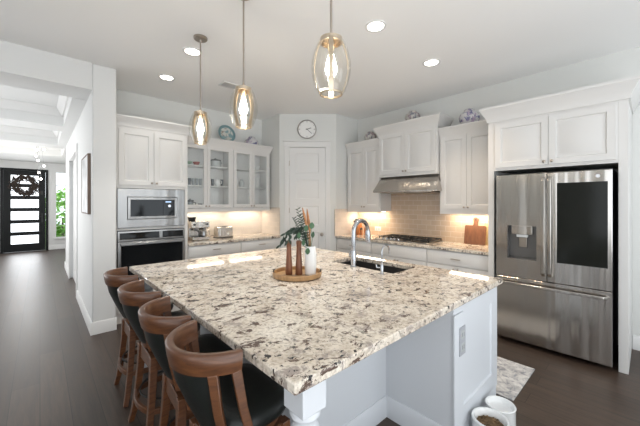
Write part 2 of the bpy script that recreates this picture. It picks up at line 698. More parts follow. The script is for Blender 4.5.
def pull(parent, M, u, v, w, half=0.05):
    k = MB(M)
    k.box(u - half, u + half, w + 0.022, w + 0.031, v - 0.006, v + 0.006)
    for s in (-1, 1):
        k.box(u + s * half * 0.75 - 0.004, u + s * half * 0.75 + 0.004, w, w + 0.024, v - 0.004, v + 0.004)
    return k.build('drawer_pull', M_nickel, parent, bevel=0.002)


# ================================================================ STRUCTURE
W_E, W_N = 4.43, 5.0
CZ = 3.05
o = MB().box(-4.6, 4.6, -4.6, 13.1, -0.12, 0).build('floor', M_floor)
struct(o, 'dark walnut plank floor running through kitchen and hall', 'floor')
o = MB().box(-4.6, 4.6, -4.6, 5.2, CZ, CZ + 0.12).build('ceiling', M_ceil)
struct(o, 'smooth white kitchen ceiling with recessed downlights', 'ceiling')
o = MB().box(W_E, W_E + 0.12, -4.6, 3.9, 0, CZ).build('wall_east', M_wall)
struct(o, 'pale grey wall behind the range hood and refrigerator', 'wall')
o = MB().box(0.66, 3.25, W_N, W_N + 0.12, 0, CZ).build('wall_north', M_wall)
struct(o, 'pale grey wall above the oven and glass cabinets', 'wall')

# pantry corner: right return, diagonal wall with the door opening, left return
A = Vector((3.10, 4.42))
B = Vector((3.84, 3.75))
DD = (B - A).normalized()
DN = Vector((DD.y, -DD.x))                    # outward, towards the camera
if DN.dot(-A) < 0:
    DN = -DN
LEN = (B - A).length
FD = frameM((A.x, A.y, 0), (DD.x, DD.y), (DN.x, DN.y))
D0, D1, DTOP = 0.172, 0.808, 2.46
m = MB()
m.box(3.84, 4.43, 3.75, 3.87, 0, CZ)
m.box(3.10, 3.22, 4.42, 5.0, 0, CZ)
m.M = FD
m.box(0, D0, -0.11, 0, 0, CZ)
m.box(D1, LEN, -0.11, 0, 0, CZ)
m.box(D0, D1, -0.11, 0, DTOP, CZ)
o = m.build('wall_pantry', M_wall)
struct(o, 'pale grey angled corner wall around the pantry door', 'wall')

# hall side wall / opening
HX0, HX1 = 0.43, 0.66
OY = 4.24
m = MB()
m.box(HX0, HX1, OY, 6.05, 0, CZ)
m.box(HX0, HX1, 6.05, 7.75, 2.30, CZ)
m.box(HX0, HX1, 7.75, 9.15, 0, CZ)
o = m.build('wall_hall', M_wallhall, bevel=0.012)
struct(o, 'pale wall between kitchen and hall, with a framed print', 'wall')
m = MB()
m.box(-2.0, HX0, OY, OY + 0.47, 2.75, CZ)
o = m.build('wall_header', M_wallhall)
struct(o, 'wall header over the wide opening to the hall', 'wall')
o = MB().box(-4.6, -2.0, OY, OY + 0.2, 0, CZ).build('wall_north_west', M_wallhall)
struct(o, 'pale wall left of the hall opening', 'wall')
o = MB().box(-1.85, -1.70, OY + 0.2, 13.1, 0, 3.3).build('wall_hall_west', M_wallhall)
struct(o, 'pale far left wall of the entrance hall', 'wall')
m = MB()
m.box(-1.8, -0.86, 12.9, 13.05, 0, 3.3)
m.box(-0.86, 0.19, 12.9, 13.05, 2.52, 3.3)
m.box(0.19, 0.36, 12.9, 13.05, 0, 3.3)
m.box(0.36, 0.66, 12.9, 13.05, 0, 0.36)
m.box(0.36, 0.66, 12.9, 13.05, 2.48, 3.3)
m.box(0.66, 1.6, 12.9, 13.05, 0, 3.3)
o = m.build('wall_entrance', M_wallhall)
struct(o, 'pale entrance wall around the black front door', 'wall')
m = MB()
m.box(HX0, 1.6, 9.03, 9.15, 0, CZ)
m.box(1.5, 1.6, 9.15, 12.9, 0, 3.3)
o = m.build('wall_foyer_east', M_wallhall)
struct(o, 'short return wall where the hall widens into the foyer', 'wall')
# great room behind the camera: window walls
m = MB()
for x0, x1 in ((-4.6, -3.5), (-1.3, -0.9), (1.3, 1.8), (4.0, 4.6)):
    m.box(x0, x1, -4.6, -4.45, 0, CZ)
for x0, x1 in ((-3.5, -1.3), (-0.9, 1.3), (1.8, 4.0)):
    m.box(x0, x1, -4.6, -4.45, 0, 0.5)
    m.box(x0, x1, -4.6, -4.45, 2.7, CZ)
o = m.build('wall_south', M_wall)
struct(o, 'great room wall with tall windows behind the viewer', 'wall')
m = MB()
m.box(-4.6, -4.45, -4.6, -2.3, 0, CZ)
m.box(-4.6, -4.45, 1.1, 4.4, 0, CZ)
m.box(-4.6, -4.45, -2.3, 1.1, 0, 0.5)
m.box(-4.6, -4.45, -2.3, 1.1, 2.7, CZ)
o = m.build('wall_west', M_wall)
struct(o, 'great room side wall with a wide window', 'wall')

# coffered hall ceiling
HZ = 2.745
m = MB()
m.box(-1.85, 0.60, OY + 0.47, 9.1, 3.02, 3.14)
m.box(-1.85, 1.6, 9.1, 13.1, 3.02, 3.14)
m.box(0.285, 0.60, OY + 0.47, 9.25, HZ, 3.02)
m.box(0.43, 1.6, 9.25, 12.95, HZ, 3.02)
m.box(-1.85, -1.45, OY + 0.47, 12.95, HZ, 3.02)
for y0, y1 in ((6.55, 7.07), (8.75, 9.25), (10.9, 12.95)):
    m.box(-1.45, 0.285 if y1 < 9.5 else 0.43, y0, y1, HZ, 3.02)
o = m.build('ceiling_hall', M_wallhall)
struct(o, 'coffered hall ceiling with dropped beams', 'ceiling')
CROWN = [(0, 0), (0, -0.12), (0.018, -0.12), (0.075, -0.03), (0.085, -0.005), (0.085, 0)]
n = 0
for y0, y1 in ((4.711, 6.549), (7.071, 8.749), (9.251, 10.899)):
    n += 1
    pr = [(w, 3.02 + z) for w, z in CROWN]
    x0, x1 = -1.449, 0.284 if y1 < 9 else 0.429
    path = [(x0, y0), (x1, y0), (x1, y1), (x0, y1), (x0, y0)]
    outs = [(1, 1), (-1, 1), (-1, -1), (1, -1), (1, 1)]
    m = MB()
    rows = [[m.v(p[0] + q[0] * w, p[1] + q[1] * w, z) for w, z in pr] for p, q in zip(path[:4], outs[:4])]
    for i in range(4):
        r0, r1 = rows[i], rows[(i + 1) % 4]
        for k in range(len(pr)):
            m.bm.faces.new((r0[k], r0[(k + 1) % len(pr)], r1[(k + 1) % len(pr)], r1[k]))
    o = m.build('trim_%d' % n, M_trimw)
    struct(o, 'white crown moulding inside the %s ceiling coffer of the hall' % ('nearest', 'second', 'farthest')[n - 1], 'trim')

# baseboards
BASE = [(0, 0), (0, 0.14), (0.006, 0.14), (0.016, 0.125), (0.016, 0)]
m = MB()
m.sweep(BASE, [(HX1, OY), (HX0, OY), (HX0, 6.0)], [(0, -1), (-1, -1), (-1, 0)])
o = m.build('baseboard_hall', M_trimw)
struct(o, 'white baseboard around the end of the hall wall', 'baseboard')
o = MB().sweep(BASE, [(HX0, 7.8), (HX0, 9.15)], [(-1, 0), (-1, 0)]).build('baseboard_foyer', M_trimw)
struct(o, 'white baseboard of the far hall wall past the side door', 'baseboard')
o = MB().sweep(BASE, [(W_E, -4.4), (W_E, 0.12)], [(-1, 0), (-1, 0)]).build('baseboard_east', M_trimw)
struct(o, 'white baseboard right of the refrigerator enclosure', 'baseboard')
m = MB()
m.sweep(BASE, [(0.20, 12.9), (1.5, 12.9)], [(0, -1), (0, -1)])
m.sweep(BASE, [(-1.7, 12.9), (-0.87, 12.9)], [(0, -1), (0, -1)])
o = m.build('baseboard_entrance', M_trimw)
struct(o, 'white baseboard beside the black front door', 'baseboard')

# tile backsplashes
o = MB().box(1.53, 3.10, 4.988, 5.0, 0.90, 1.40).build('wall_tile_north', M_tilex)
struct(o, 'beige subway tile behind the coffee machine and toaster', 'backsplash')
o = MB().box(3.088, 3.10, 4.40, 4.988, 0.90, 1.40).build('wall_tile_left_return', M_tilel)
struct(o, 'beige subway tile on the pantry wall left of its door', 'backsplash')
m = MB()
m.box(4.418, 4.43, 1.24, 3.738, 0.90, 1.42)
m.box(4.418, 4.43, 1.95, 3.03, 1.42, 1.92)
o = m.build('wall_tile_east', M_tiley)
struct(o, 'beige subway tile behind the gas cooktop', 'backsplash')
o = MB().box(3.80, 4.418, 3.738, 3.75, 0.90, 1.375).build('wall_tile_right_return', M_tilex)
struct(o, 'beige subway tile on the pantry wall right of its door', 'backsplash')

# pantry door with casing
dr = thing('door_1', 'white panelled pantry door in the angled corner under the clock', 'door', (A.x + DD.x * 0.5, A.y + DD.y * 0.5, 0))
dr['kind'] = 'structure'
m = MB(FD)
m.box(D0 - 0.085, D0 - 0.004, -0.0, 0.018, 0, DTOP + 0.004)
m.box(D1 + 0.004, D1 + 0.085, -0.0, 0.018, 0, DTOP + 0.004)
m.box(D0 - 0.095, D1 + 0.095, -0.0, 0.020, DTOP + 0.004, DTOP + 0.10)
m.box(D0 - 0.105, D1 + 0.105, -0.0, 0.032, DTOP + 0.10, DTOP + 0.125)
m.build('door_casing', M_trimw, dr, bevel=0.004)
m = MB(FD)
m.box(D0 + 0.003, D1 - 0.003, -0.045, -0.010, 0.01, DTOP - 0.003)
ph = (DTOP - 0.16 - 0.10 * 5) / 5
for k in range(5):
    z0 = 0.16 + k * (ph + 0.10)
    m.rings(D0 + 0.105, D1 - 0.105, z0, z0 + ph, [(0, -0.002), (0, 0.006), (0.010, 0.008), (0.018, 0.001), (0.034, 0.001), (0.060, 0.006)], w0=-0.010)
m.build('door_panel', M_trimw, dr)
m = MB(FD @ Matrix.Translation((D1 - 0.062, -0.010, 0.93)) @ Matrix.Rotation(-PI / 2, 4, 'X'))
m.lathe([(0.030, 0), (0.030, 0.008), (0.012, 0.012), (0.012, 0.036), (0.027, 0.044), (0.030, 0.060), (0.020, 0.072), (0, 0.075)], seg=20)
m.build('door_knob', M_nickel, dr, label='dark round door knob')
for z in (2.18, 1.35, 0.25):
    MB(FD).box(D0 - 0.006, D0 + 0.006, -0.010, 0.004, z - 0.045, z + 0.045).build('hinge', M_nickel, dr)

# side door of the hall (cased, seen edge-on)
dr2 = thing('door_2', 'white cased side door on the right wall of the hall', 'door', (HX0, 6.9, 0))
dr2['kind'] = 'structure'
m = MB()
for y0 in (6.0, 7.70):
    m.box(HX0 - 0.018, HX0 + 0.005, y0, y0 + 0.09, 0, 2.30)
m.box(HX0 - 0.018, HX0 + 0.005, 5.98, 7.81, 2.30, 2.40)
m.build('door_casing', M_trimw, dr2, bevel=0.003)
m = MB(FE(HX0 + 0.05))
m.rings(6.09, 7.70, 0.01, 2.30, [(0, -0.035), (0, 0.0), (0.13, 0.0), (0.14, -0.010), (0.20, -0.010)])
m.build('door_panel', M_trimw, dr2)

# front door
fd = thing('door_3', 'black front door with horizontal frosted panes and a wreath', 'door', (-0.335, 12.9, 0))
fd['kind'] = 'structure'
FF = FN(12.9)
m = MB(FF)
m.box(-0.86, -0.80, -0.12, 0.03, 0, 2.52)
m.box(0.13, 0.19, -0.12, 0.03, 0, 2.52)
m.box(-0.80, 0.13, -0.12, 0.03, 2.46, 2.52)
m.build('door_frame', M_doorblack, fd)
m = MB(FF)
m.box(-0.795, -0.64, -0.05, 0.01, 0.01, 2.455)
m.box(-0.03, 0.125, -0.05, 0.01, 0.01, 2.455)
npane, z0, zt = 6, 0.24, 2.32
pitch = (zt - z0 + 0.11) / npane
m.box(-0.64, -0.03, -0.05, 0.01, 0.01, z0)
m.box(-0.64, -0.03, -0.05, 0.01, zt, 2.455)
for k in range(1, npane):
    zz = z0 + k * pitch
    m.box(-0.64, -0.03, -0.05, 0.01, zz - 0.11, zz)
m.build('door_panel', M_doorblack, fd)
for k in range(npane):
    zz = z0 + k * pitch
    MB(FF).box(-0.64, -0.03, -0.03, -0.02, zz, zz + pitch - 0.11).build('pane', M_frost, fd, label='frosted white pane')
m = MB(FF @ Matrix.Translation((0.05, 0.01, 1.02)))
m.box(-0.02, 0.02, 0, 0.012, -0.14, 0.14)
m.box(-0.012, 0.012, 0.012, 0.05, 0.02, 0.045)
m.box(-0.11, 0.012, 0.04, 0.055, 0.02, 0.045)
m.build('door_handle', M_iron, fd)
m = MB(FF @ Matrix.Translation((0.04, 0.01, 1.80)))
m.box(-0.03, 0.03, 0, 0.03, -0.06, 0.06)
m.build('door_lock', M_iron, fd)
# wreath hung on the door
m = MB(FF @ Matrix.Translation((-0.335, 0.05, 2.02)) @ Matrix.Rotation(-PI / 2, 4, 'X'))
for k in range(420):
    a = random.uniform(0, 2 * PI)
    r = random.gauss(0.235, 0.045)
    b0 = Vector((r * math.cos(a), r * math.sin(a), random.uniform(-0.02, 0.035)))
    d = Vector((-math.sin(a), math.cos(a), random.uniform(-0.4, 0.6))) + Vector((random.uniform(-.8, .8), random.uniform(-.8, .8), 0))
    m.leaf(b0, b0 + d.normalized() * random.uniform(0.06, 0.12), 0.015)
wr = m.build('wreath', mat('wreath_brown', (0.045, 0.032, 0.026), 0.9, var=0.4, vscale=20))
tag(wr, 'round brown twig wreath hanging on the black front door', 'wreath')

# sidelight window
wn = thing('window_1', 'tall narrow window right of the front door with green outside', 'window', (0.5, 12.9, 0.36))
wn['kind'] = 'structure'
m = MB(FF)
m.rings(0.36, 0.66, 0.36, 2.48, [(0, -0.10), (0, 0.012), (0.022, 0.012), (0.022, -0.10)], closed=True)
m.box(0.38, 0.64, -0.06, -0.02, 2.02, 2.05)
m.build('window_frame', M_trimw, wn)
MB(FF).box(0.38, 0.64, -0.05, -0.045, 0.38, 2.46).build('pane', M_glass, wn)
MB(FF).box(0.33, 0.69, 0.0, 0.06, 0.325, 0.36).build('window_sill', M_trimw, wn)

# outside the front window
o = MB().box(-8, 8, 13.1, 30, -0.25, -0.13).build('ground_outside', mat('lawn', (0.10, 0.17, 0.05), 0.95, var=0.4, vscale=6))
struct(o, 'lawn outside the front window', 'lawn')
m = MB()
for k in range(900):
    a, b = random.uniform(0, 2 * PI), math.acos(random.uniform(-1, 1))
    r = random.uniform(0.75, 1.0)
    p = Vector((0.65 + 0.75 * r * math.sin(b) * math.cos(a), 15.6 + 0.75 * r * math.sin(b) * math.sin(a), 0.93 + 1.05 * r * math.cos(b)))
    d = Vector((random.uniform(-1, 1), random.uniform(-1, 1), random.uniform(-0.6, 1))).normalized()
    m.leaf(p, p + d * 0.19, 0.055)
bs = thing('shrub', 'bright green shrub outside the narrow entrance window', 'shrub', (0.65, 15.6, -0.13))
m.build('foliage', mat('shrub_green', (0.30, 0.58, 0.12), 0.6, var=0.5, vscale=5), bs)
MB().tube([(0.65, 15.6, -0.13), (0.66, 15.6, 0.4), (0.65, 15.6, 0.9)], [0.05, 0.04, 0.025], 8).build('trunk', M_stoolwood, bs)

# ================================================================ CABINETS
CROWN_C = [(0, -0.06), (0.012, -0.06), (0.016, -0.035), (0.030, -0.010), (0.062, 0.040), (0.072, 0.050), (0.072, 0.068), (0, 0.068)]


def crown(root, path, outs, z, scale=1.0, flare=0.8):
    m = MB()
    m.sweep([(w * scale * flare, z + h * scale) for w, h in CROWN_C], path, outs)
    return m.build('crown_moulding', M_white, root)


# --- oven tower
OT = 4.40                                     # carcass face
ot = thing('oven_cabinet', 'tall white cabinet housing the microwave and wall oven', 'cabinet', (1.10, 4.7, 0))
m = MB()
m.box(0.67, 0.688, OT, 4.99, 0, 2.46)
m.box(1.482, 1.525, OT, 4.99, 0, 2.46)
m.box(0.688, 1.482, OT, 4.99, 1.665, 2.46)
m.box(0.688, 1.482, 4.96, 4.99, 0, 1.665)
m.box(0.688, 1.482, OT, 4.96, 1.138, 1.168)
m.box(0.688, 1.482, OT, 4.96, 0.0, 0.40)
m.build('carcass', M_white, ot, bevel=0.002)
for i, (x0, x1) in enumerate(((0.705, 1.090), (1.096, 1.505))):
    d = MB(FN(OT)).rings(x0, x1, 1.705, 2.395, RAISED).build('cabinet_door', M_white, ot)
    knob(d, FN(OT), x1 - 0.025 if i == 0 else x0 + 0.025, 1.735, 0.020)
MB(FN(OT)).rings(0.705, 1.505, 0.12, 0.385, SLAB).build('drawer_front', M_white, ot)
crown(ot, [(0.672, OT), (1.525, OT), (1.525, 4.98)], [(0, -1), (1, -1), (1, 0)], 2.49, 1.0)

# microwave (built in, with wide steel trim kit)
mw = thing('microwave', 'built-in microwave with wide steel trim above the wall oven', 'microwave', (1.08, 4.40, 1.17))
F = FN(OT)
m = MB(F)
m.rings(0.690, 1.480, 1.172, 1.660, [(0, 0.002), (0, 0.024), (0.103, 0.026), (0.103, 0.002)], closed=True)
m.build('trim_kit', M_steel2, mw, bevel=0.003)
m = MB(F)
m.box(0.80, 1.37, -0.40, 0.004, 1.278, 1.554)
m.build('microwave_body', M_black, mw)
m = MB(F)
m.rings(0.797, 1.373, 1.28, 1.552, [(0, 0.005), (0, 0.032), (0.030, 0.034), (0.030, 0.020), (0.031, 0.005)], closed=True)
m.build('door_frame', M_steel2, mw, bevel=0.002)
m = MB(F).box(0.828, 1.20, 0.006, 0.028, 1.311, 1.521)
m.build('door_window', M_blackglass, mw)
m = MB(F).box(1.203, 1.342, 0.006, 0.028, 1.311, 1.521)
cp = m.build('control_panel', M_blackglass, mw)
MB(F).box(1.23, 1.30, 0.028, 0.0295, 1.487, 1.503).build('display', mat('display_blue', (0.1, 0.15, 0.2), 0.3, emit=(0.5, 0.7, 1.0), estr=0.8), cp)
kb = MB(F @ Matrix.Translation((1.275, 0.028, 1.44)) @ Matrix.Rotation(-PI / 2, 4, 'X'))
kb.lathe([(0.022, 0), (0.022, 0.014), (0.018, 0.018), (0, 0.018)], seg=18)
kb.build('dial', M_chrome, cp)

# wall oven
ov = thing('wall_oven', 'steel wall oven with black glass door under the microwave', 'oven', (1.08, 4.40, 0.4))
m = MB(F)
m.box(0.692, 1.478, -0.5, 0.002, 0.405, 1.132)
m.build('oven_body', M_black, ov)
m = MB(F)
m.rings(0.692, 1.478, 1.005, 1.130, [(0, 0.003), (0, 0.026), (0.022, 0.028), (0.022, 0.003)], closed=True)
m.box(1.155, 1.195, 0.003, 0.029, 1.025, 1.112)
m.build('panel_frame', M_steel2, ov, bevel=0.002)
MB(F).box(0.716, 1.155, 0.004, 0.022, 1.028, 1.108).build('control_panel', M_blackglass, ov)
MB(F).box(1.195, 1.456, 0.004, 0.022, 1.028, 1.108).build('vent_panel', M_blackglass, ov)
m = MB(F)
m.rings(0.692, 1.478, 0.41, 0.998, [(0, 0.003), (0, 0.040), (0.032, 0.042), (0.036, 0.032), (0.036, 0.003)], closed=True)
d = m.build('oven_door', M_steel2, ov, bevel=0.002)
MB(F).box(0.727, 1.443, 0.004, 0.036, 0.445, 0.963).build('door_window', M_blackglass, d)
m = MB(F)
m.box(0.715, 1.455, 0.075, 0.093, 0.958, 0.990)
for u in (0.75, 1.42):
    m.box(u - 0.012, u + 0.012, 0.04, 0.078, 0.964, 0.984)
m.build('oven_handle', M_steel2, d, bevel=0.005)

# --- glass-front wall cabinets
GF = 4.67


def glass_cab(x0, x1, doors, label):
    r = thing('glass_cabinet', label, 'cabinet', ((x0 + x1) / 2, 4.83, 1.35), 'glass-front wall cabinets')
    m = MB()
    m.box(x0, x0 + 0.018, GF, 4.99, 1.36, 2.42)
    m.box(x1 - 0.018, x1, GF, 4.99, 1.36, 2.42)
    m.box(x0 + 0.018, x1 - 0.018, GF, 4.99, 1.36, 1.40)
    m.box(x0 + 0.018, x1 - 0.018, GF, 4.99, 2.36, 2.42)
    m.box(x0 + 0.018, x1 - 0.018, 4.975, 4.99, 1.40, 2.36)
    m.build('carcass', M_white, r)
    for z in (1.755, 2.065):
        MB().box(x0 + 0.018, x1 - 0.018, GF + 0.03, 4.975, z - 0.018, z).build('shelf', M_white, r)
    for i, (a, b) in enumerate(doors):
        d = MB(FN(GF)).rings(a, b, 1.405, 2.36, GLASSFRAME).build('cabinet_door', M_white, r)
        MB(FN(GF)).box(a + 0.05, b - 0.05, 0.006, 0.010, 1.455, 2.31).build('pane', M_glass, d)
        knob(d, FN(GF), b - 0.024 if i == 0 else a + 0.024, 1.432, 0.021)
    MB().box(x0, x1, GF - 0.018, GF + 0.004, 1.345, 1.385).build('light_rail', M_white, r)
    crown(r, [(x0 + 0.065, GF), (x1, GF)] if x1 < 2.5 else [(x0, GF), (x1, GF), (x1, 4.98)], [(0, -1), (0, -1)] if x1 < 2.5 else [(0, -1), (1, -1), (1, 0)], 2.43, 0.95)
    for z in (2.355, 2.04, 1.73):
        area('cabinet_fill', ((x0 + x1) / 2, GF + 0.055, z), (0.75, 0, 0), 0.64, 0.02, 0.16, (0.95, 0.98, 1.0), r)  # added fill to lighten the shelves, not a fixture of the cabinet
    return r


# GLASSFRAME must be a closed ring
def _rings_closed(self, *a, **k):
    return MB.rings(self, *a, closed=True, **k)


GA, GB, GC = 1.53, 2.335, 3.06
_old = MB.rings


def rings_auto(self, u0, u1, v0, v1, prof, closed=False, w0=0.0):
    return _old(self, u0, u1, v0, v1, prof, closed or prof is GLASSFRAME, w0)


MB.rings = rings_auto
glass_cab(GA, GB, ((1.545, 1.905), (1.909, 2.312)), 'left glass-front wall cabinet next to the oven tower')
glass_cab(GB, GC, ((2.355, 2.693), (2.697, 3.035)), 'right glass-front wall cabinet next to the pantry wall')

# --- base run under the coffee machine
nb = []
for (x0, x1, lab) in ((1.53, 2.337, 'white base cabinet under the coffee machine and toaster'), (2.337, 3.085, 'white base cabinet under the empty counter left of the pantry')):
    r = thing('base_cabinet', lab, 'cabinet', ((x0 + x1) / 2, 4.7, 0), 'base cabinets along the oven wall')
    m = MB()
    m.box(x0, x1, 4.40, 4.985, 0.10, 0.872)
    m.box(x0, x1, 4.47, 4.985, 0.0, 0.10)
    m.build('carcass', M_white, r)
    d = MB(FN(4.40)).rings(x0 + 0.008, x1 - 0.008, 0.715, 0.862, SLAB).build('drawer_front', M_white, r)
    pull(d, FN(4.40), (x0 + x1) / 2, 0.795, 0.02, 0.06)
    w = (x1 - x0) / 2
    for i in range(2):
        a = x0 + 0.008 + i * (w - 0.006)
        d = MB(FN(4.40)).rings(a, a + w - 0.010, 0.115, 0.705, RAISED).build('cabinet_door', M_white, r)
        knob(d, FN(4.40), a + w - 0.035 if i == 0 else a + 0.025, 0.67, 0.02)
o = MB().box(1.528, 3.088, 4.36, 4.988, 0.874, 0.914).build('countertop', M_granite, bevel=0.004)
tag(o, 'granite countertop along the oven wall under the glass cabinets', 'countertop')

# --- east (range) run
def wall_cab(y0, y1, z0, z1, face, zc, div, label, crown_path, crown_outs, sc):
    r = thing('wall_cabinet', label, 'cabinet', (4.26, (y0 + y1) / 2, z0), 'wall cabinets of the range wall')
    MB().box(face, W_E - 0.012, y0, y1, z0, z1 + 0.06).build('carcass', M_white, r, bevel=0.002)
    F = FE(face)
    if z0 < 1.5:
        MB().box(face, face + 0.02, y0, y1, z0 - 0.022, z0).build('light_rail', M_white, r)
    for i, (a, b) in enumerate(((y0 + 0.02, div - 0.002), (div + 0.002, y1 - 0.02))):
        d = MB(F).rings(a, b, z0 + 0.045, z1, RAISED).build('cabinet_door', M_white, r)
        knob(d, F, b - 0.024 if i == 0 else a + 0.024, z0 + 0.072, 0.020)
    crown(r, crown_path, crown_outs, zc, sc)
    return r


UF = 4.12
wall_cab(3.0, 3.735, 1.345, 2.42, UF, 2.475, 3.345, 'white wall cabinet left of the range hood, by the pantry', [(UF, 3.0), (UF, 3.735)], [(-1, 0), (-1, 0)], 1.05)
wall_cab(2.00, 2.995, 1.89, 2.56, 4.06, 2.625, 2.50, 'taller-set white wall cabinet directly above the range hood', [(W_E - 0.02, 2.0), (4.06, 2.0), (4.06, 2.995), (W_E - 0.02, 2.995)], [(0, -1), (-1, -1), (-1, 1), (0, 1)], 1.2)
wall_cab(1.245, 1.995, 1.352, 2.39, UF, 2.445, 1.625, 'white wall cabinet right of the range hood, over the cutting board', [(UF, 1.245), (UF, 1.995)], [(-1, 0), (-1, 0)], 1.05)

# range hood
hd = thing('range_hood', 'stainless steel range hood under the middle wall cabinet', 'range hood', (4.2, 2.48, 1.64))
m = MB()
yb0, yb1, yt0, yt1 = 1.955, 3.02, 2.00, 2.975
zb, zl, ztp = 1.645, 1.672, 1.886
xb, xt, xw = 3.94, 4.10, 4.415
P = []
for (x, y0, y1, z) in ((xb, yb0, yb1, zb), (xb, yb0, yb1, zl), (xt, yt0, yt1, ztp)):
    P.append([m.v(x, y0, z), m.v(x, y1, z), m.v(xw, y1, z), m.v(xw, y0, z)])
for a, b in zip(P, P[1:]):
    for k in range(4):
        m.bm.faces.new((a[k], a[(k + 1) % 4], b[(k + 1) % 4], b[k]))
m.bm.faces.new(P[0])
m.bm.faces.new(P[-1])
hb = m.build('hood_body', M_steel, hd, bevel=0.003)
m = MB()
m.box(4.0, 4.36, 2.05, 2.46, 1.636, 1.645)
m.box(4.0, 4.36, 2.50, 2.92, 1.636, 1.645)
m.build('filter', M_nickel, hd)
for k in range(3):
    m = MB(Matrix.Translation((xb, 2.10 + 0.03 * k, 1.659)) @ Matrix.Rotation(-PI / 2, 4, 'Y'))
    m.lathe([(0.007, 0), (0.007, 0.006), (0, 0.006)], seg=10)
    m.build('button', M_black, hd)

# base run of the range wall
BF = 3.85
yl = [3.735, 2.975, 2.035, 1.25]
labs = ['white base cabinet by the pantry wall under the knife block', 'white base cabinet under the gas cooktop', 'white base cabinet with a drawer under the cutting board']
for k in range(3):
    y1, y0 = yl[k], yl[k + 1]
    r = thing('base_cabinet', labs[k], 'cabinet', (4.1, (y0 + y1) / 2, 0), 'base cabinets along the range wall')
    m = MB()
    m.box(BF, 4.415, y0, y1, 0.10, 0.872)
    m.box(BF + 0.07, 4.415, y0, y1, 0.0, 0.10)
    m.build('carcass', M_white, r)
    d = MB(FE(BF)).rings(y0 + 0.008, y1 - 0.008, 0.690, 0.860, SLAB).build('drawer_front', M_white, r)
    if k != 1:
        pull(d, FE(BF), (y0 + y1) / 2, 0.775, 0.02, 0.06)
    w = (y1 - y0) / 2
    for i in range(2):
        a = y0 + 0.008 + i * (w - 0.006)
        d = MB(FE(BF)).rings(a, a + w - 0.010, 0.115, 0.680, RAISED).build('cabinet_door', M_white, r)
        knob(d, FE(BF), a + w - 0.035 if i == 0 else a + 0.025, 0.645, 0.02)
o = MB().box(3.81, 4.418, 1.242, 3.738, 0.874, 0.914).build('countertop', M_granite, bevel=0.004)
tag(o, 'granite countertop along the range wall under the hood', 'countertop')

# gas cooktop
ck = thing('cooktop', 'black gas cooktop with iron grates under the range hood', 'cooktop', (4.12, 2.5, 0.914))
MB().box(3.87, 4.37, 2.06, 2.94, 0.915, 0.926).build('cooktop_plate', M_steel2, ck, bevel=0.003)
for gy in (2.08, 2.37, 2.66):
    m = MB()
    y0, y1 = gy, gy + 0.262
    x0, x1 = 3.97, 4.355
    for (a, b, c_, d_) in ((x0, x1, y0, y0 + 0.014), (x0, x1, y1 - 0.014, y1), (x0, x0 + 0.014, y0, y1), (x1 - 0.014, x1, y0, y1), (x0, x1, (y0 + y1) / 2 - 0.007, (y0 + y1) / 2 + 0.007), ((x0 + x1) / 2 - 0.007, (x0 + x1) / 2 + 0.007, y0, y1)):
        m.box(a, b, c_, d_, 0.946, 0.962)
    for x in (x0, x1 - 0.014):
        for y in (y0, y1 - 0.014):
            m.box(x, x + 0.014, y, y + 0.014, 0.926, 0.950)
    m.build('grate', M_iron, ck, bevel=0.002)
    for bx in (4.06, 4.26):
        m = MB()
        m.lathe([(0.05, 0), (0.05, 0.008), (0.035, 0.012), (0.035, 0.018), (0, 0.020)], (bx, gy + 0.131, 0.926), 16)
        m.build('burner', M_iron, ck)
for k in range(5):
    m = MB()
    m.lathe([(0.019, 0), (0.019, 0.004), (0.016, 0.022), (0.012, 0.026), (0, 0.026)], (3.915, 2.53 + 0.068 * k, 0.926), 16)
    m.build('knob', M_chrome, ck)

# --- refrigerator enclosure
EX = 3.73
fe = thing('refrigerator_cabinet', 'white tall enclosure with upper doors around the refrigerator', 'cabinet', (4.0, 0.68, 0))
MB().box(EX, 4.425, 1.180, 1.240, 0, 2.45).build('side_panel', M_white, fe, bevel=0.002)
MB().box(EX, 4.425, 0.125, 0.188, 0, 2.45).build('side_panel', M_white, fe, bevel=0.002)
MB().box(EX, 4.425, 0.188, 1.180, 1.835, 2.45).build('carcass', M_white, fe)
for i, (a, b) in enumerate(((0.205, 0.683), (0.687, 1.165))):
    d = MB(FE(EX)).rings(a, b, 1.865, 2.35, RAISED).build('cabinet_door', M_white, fe)
    knob(d, FE(EX), b - 0.03 if i == 0 else a + 0.03, 1.895, 0.020)
crown(fe, [(W_E - 0.01, 0.125), (EX, 0.125), (EX, 1.24), (4.02, 1.24)], [(0, -1), (-1, -1), (-1, 1), (0, 1)], 2.455, 1.25)

# --- refrigerator
rf = thing('refrigerator', 'stainless steel french door refrigerator with ice dispenser and dark glass panel', 'refrigerator', (4.0, 0.68, 0))
MB().box(3.745, 4.41, 0.225, 1.132, 0.03, 1.79).build('body', M_black, rf)
m = MB()
for y in (0.27, 1.08):
    m.box(3.80, 3.86, y, y + 0.05, 0, 0.03)
    m.box(4.28, 4.34, y, y + 0.05, 0, 0.03)
m.build('feet', M_black, rf)
FR = FE(3.74)
T = 0.085
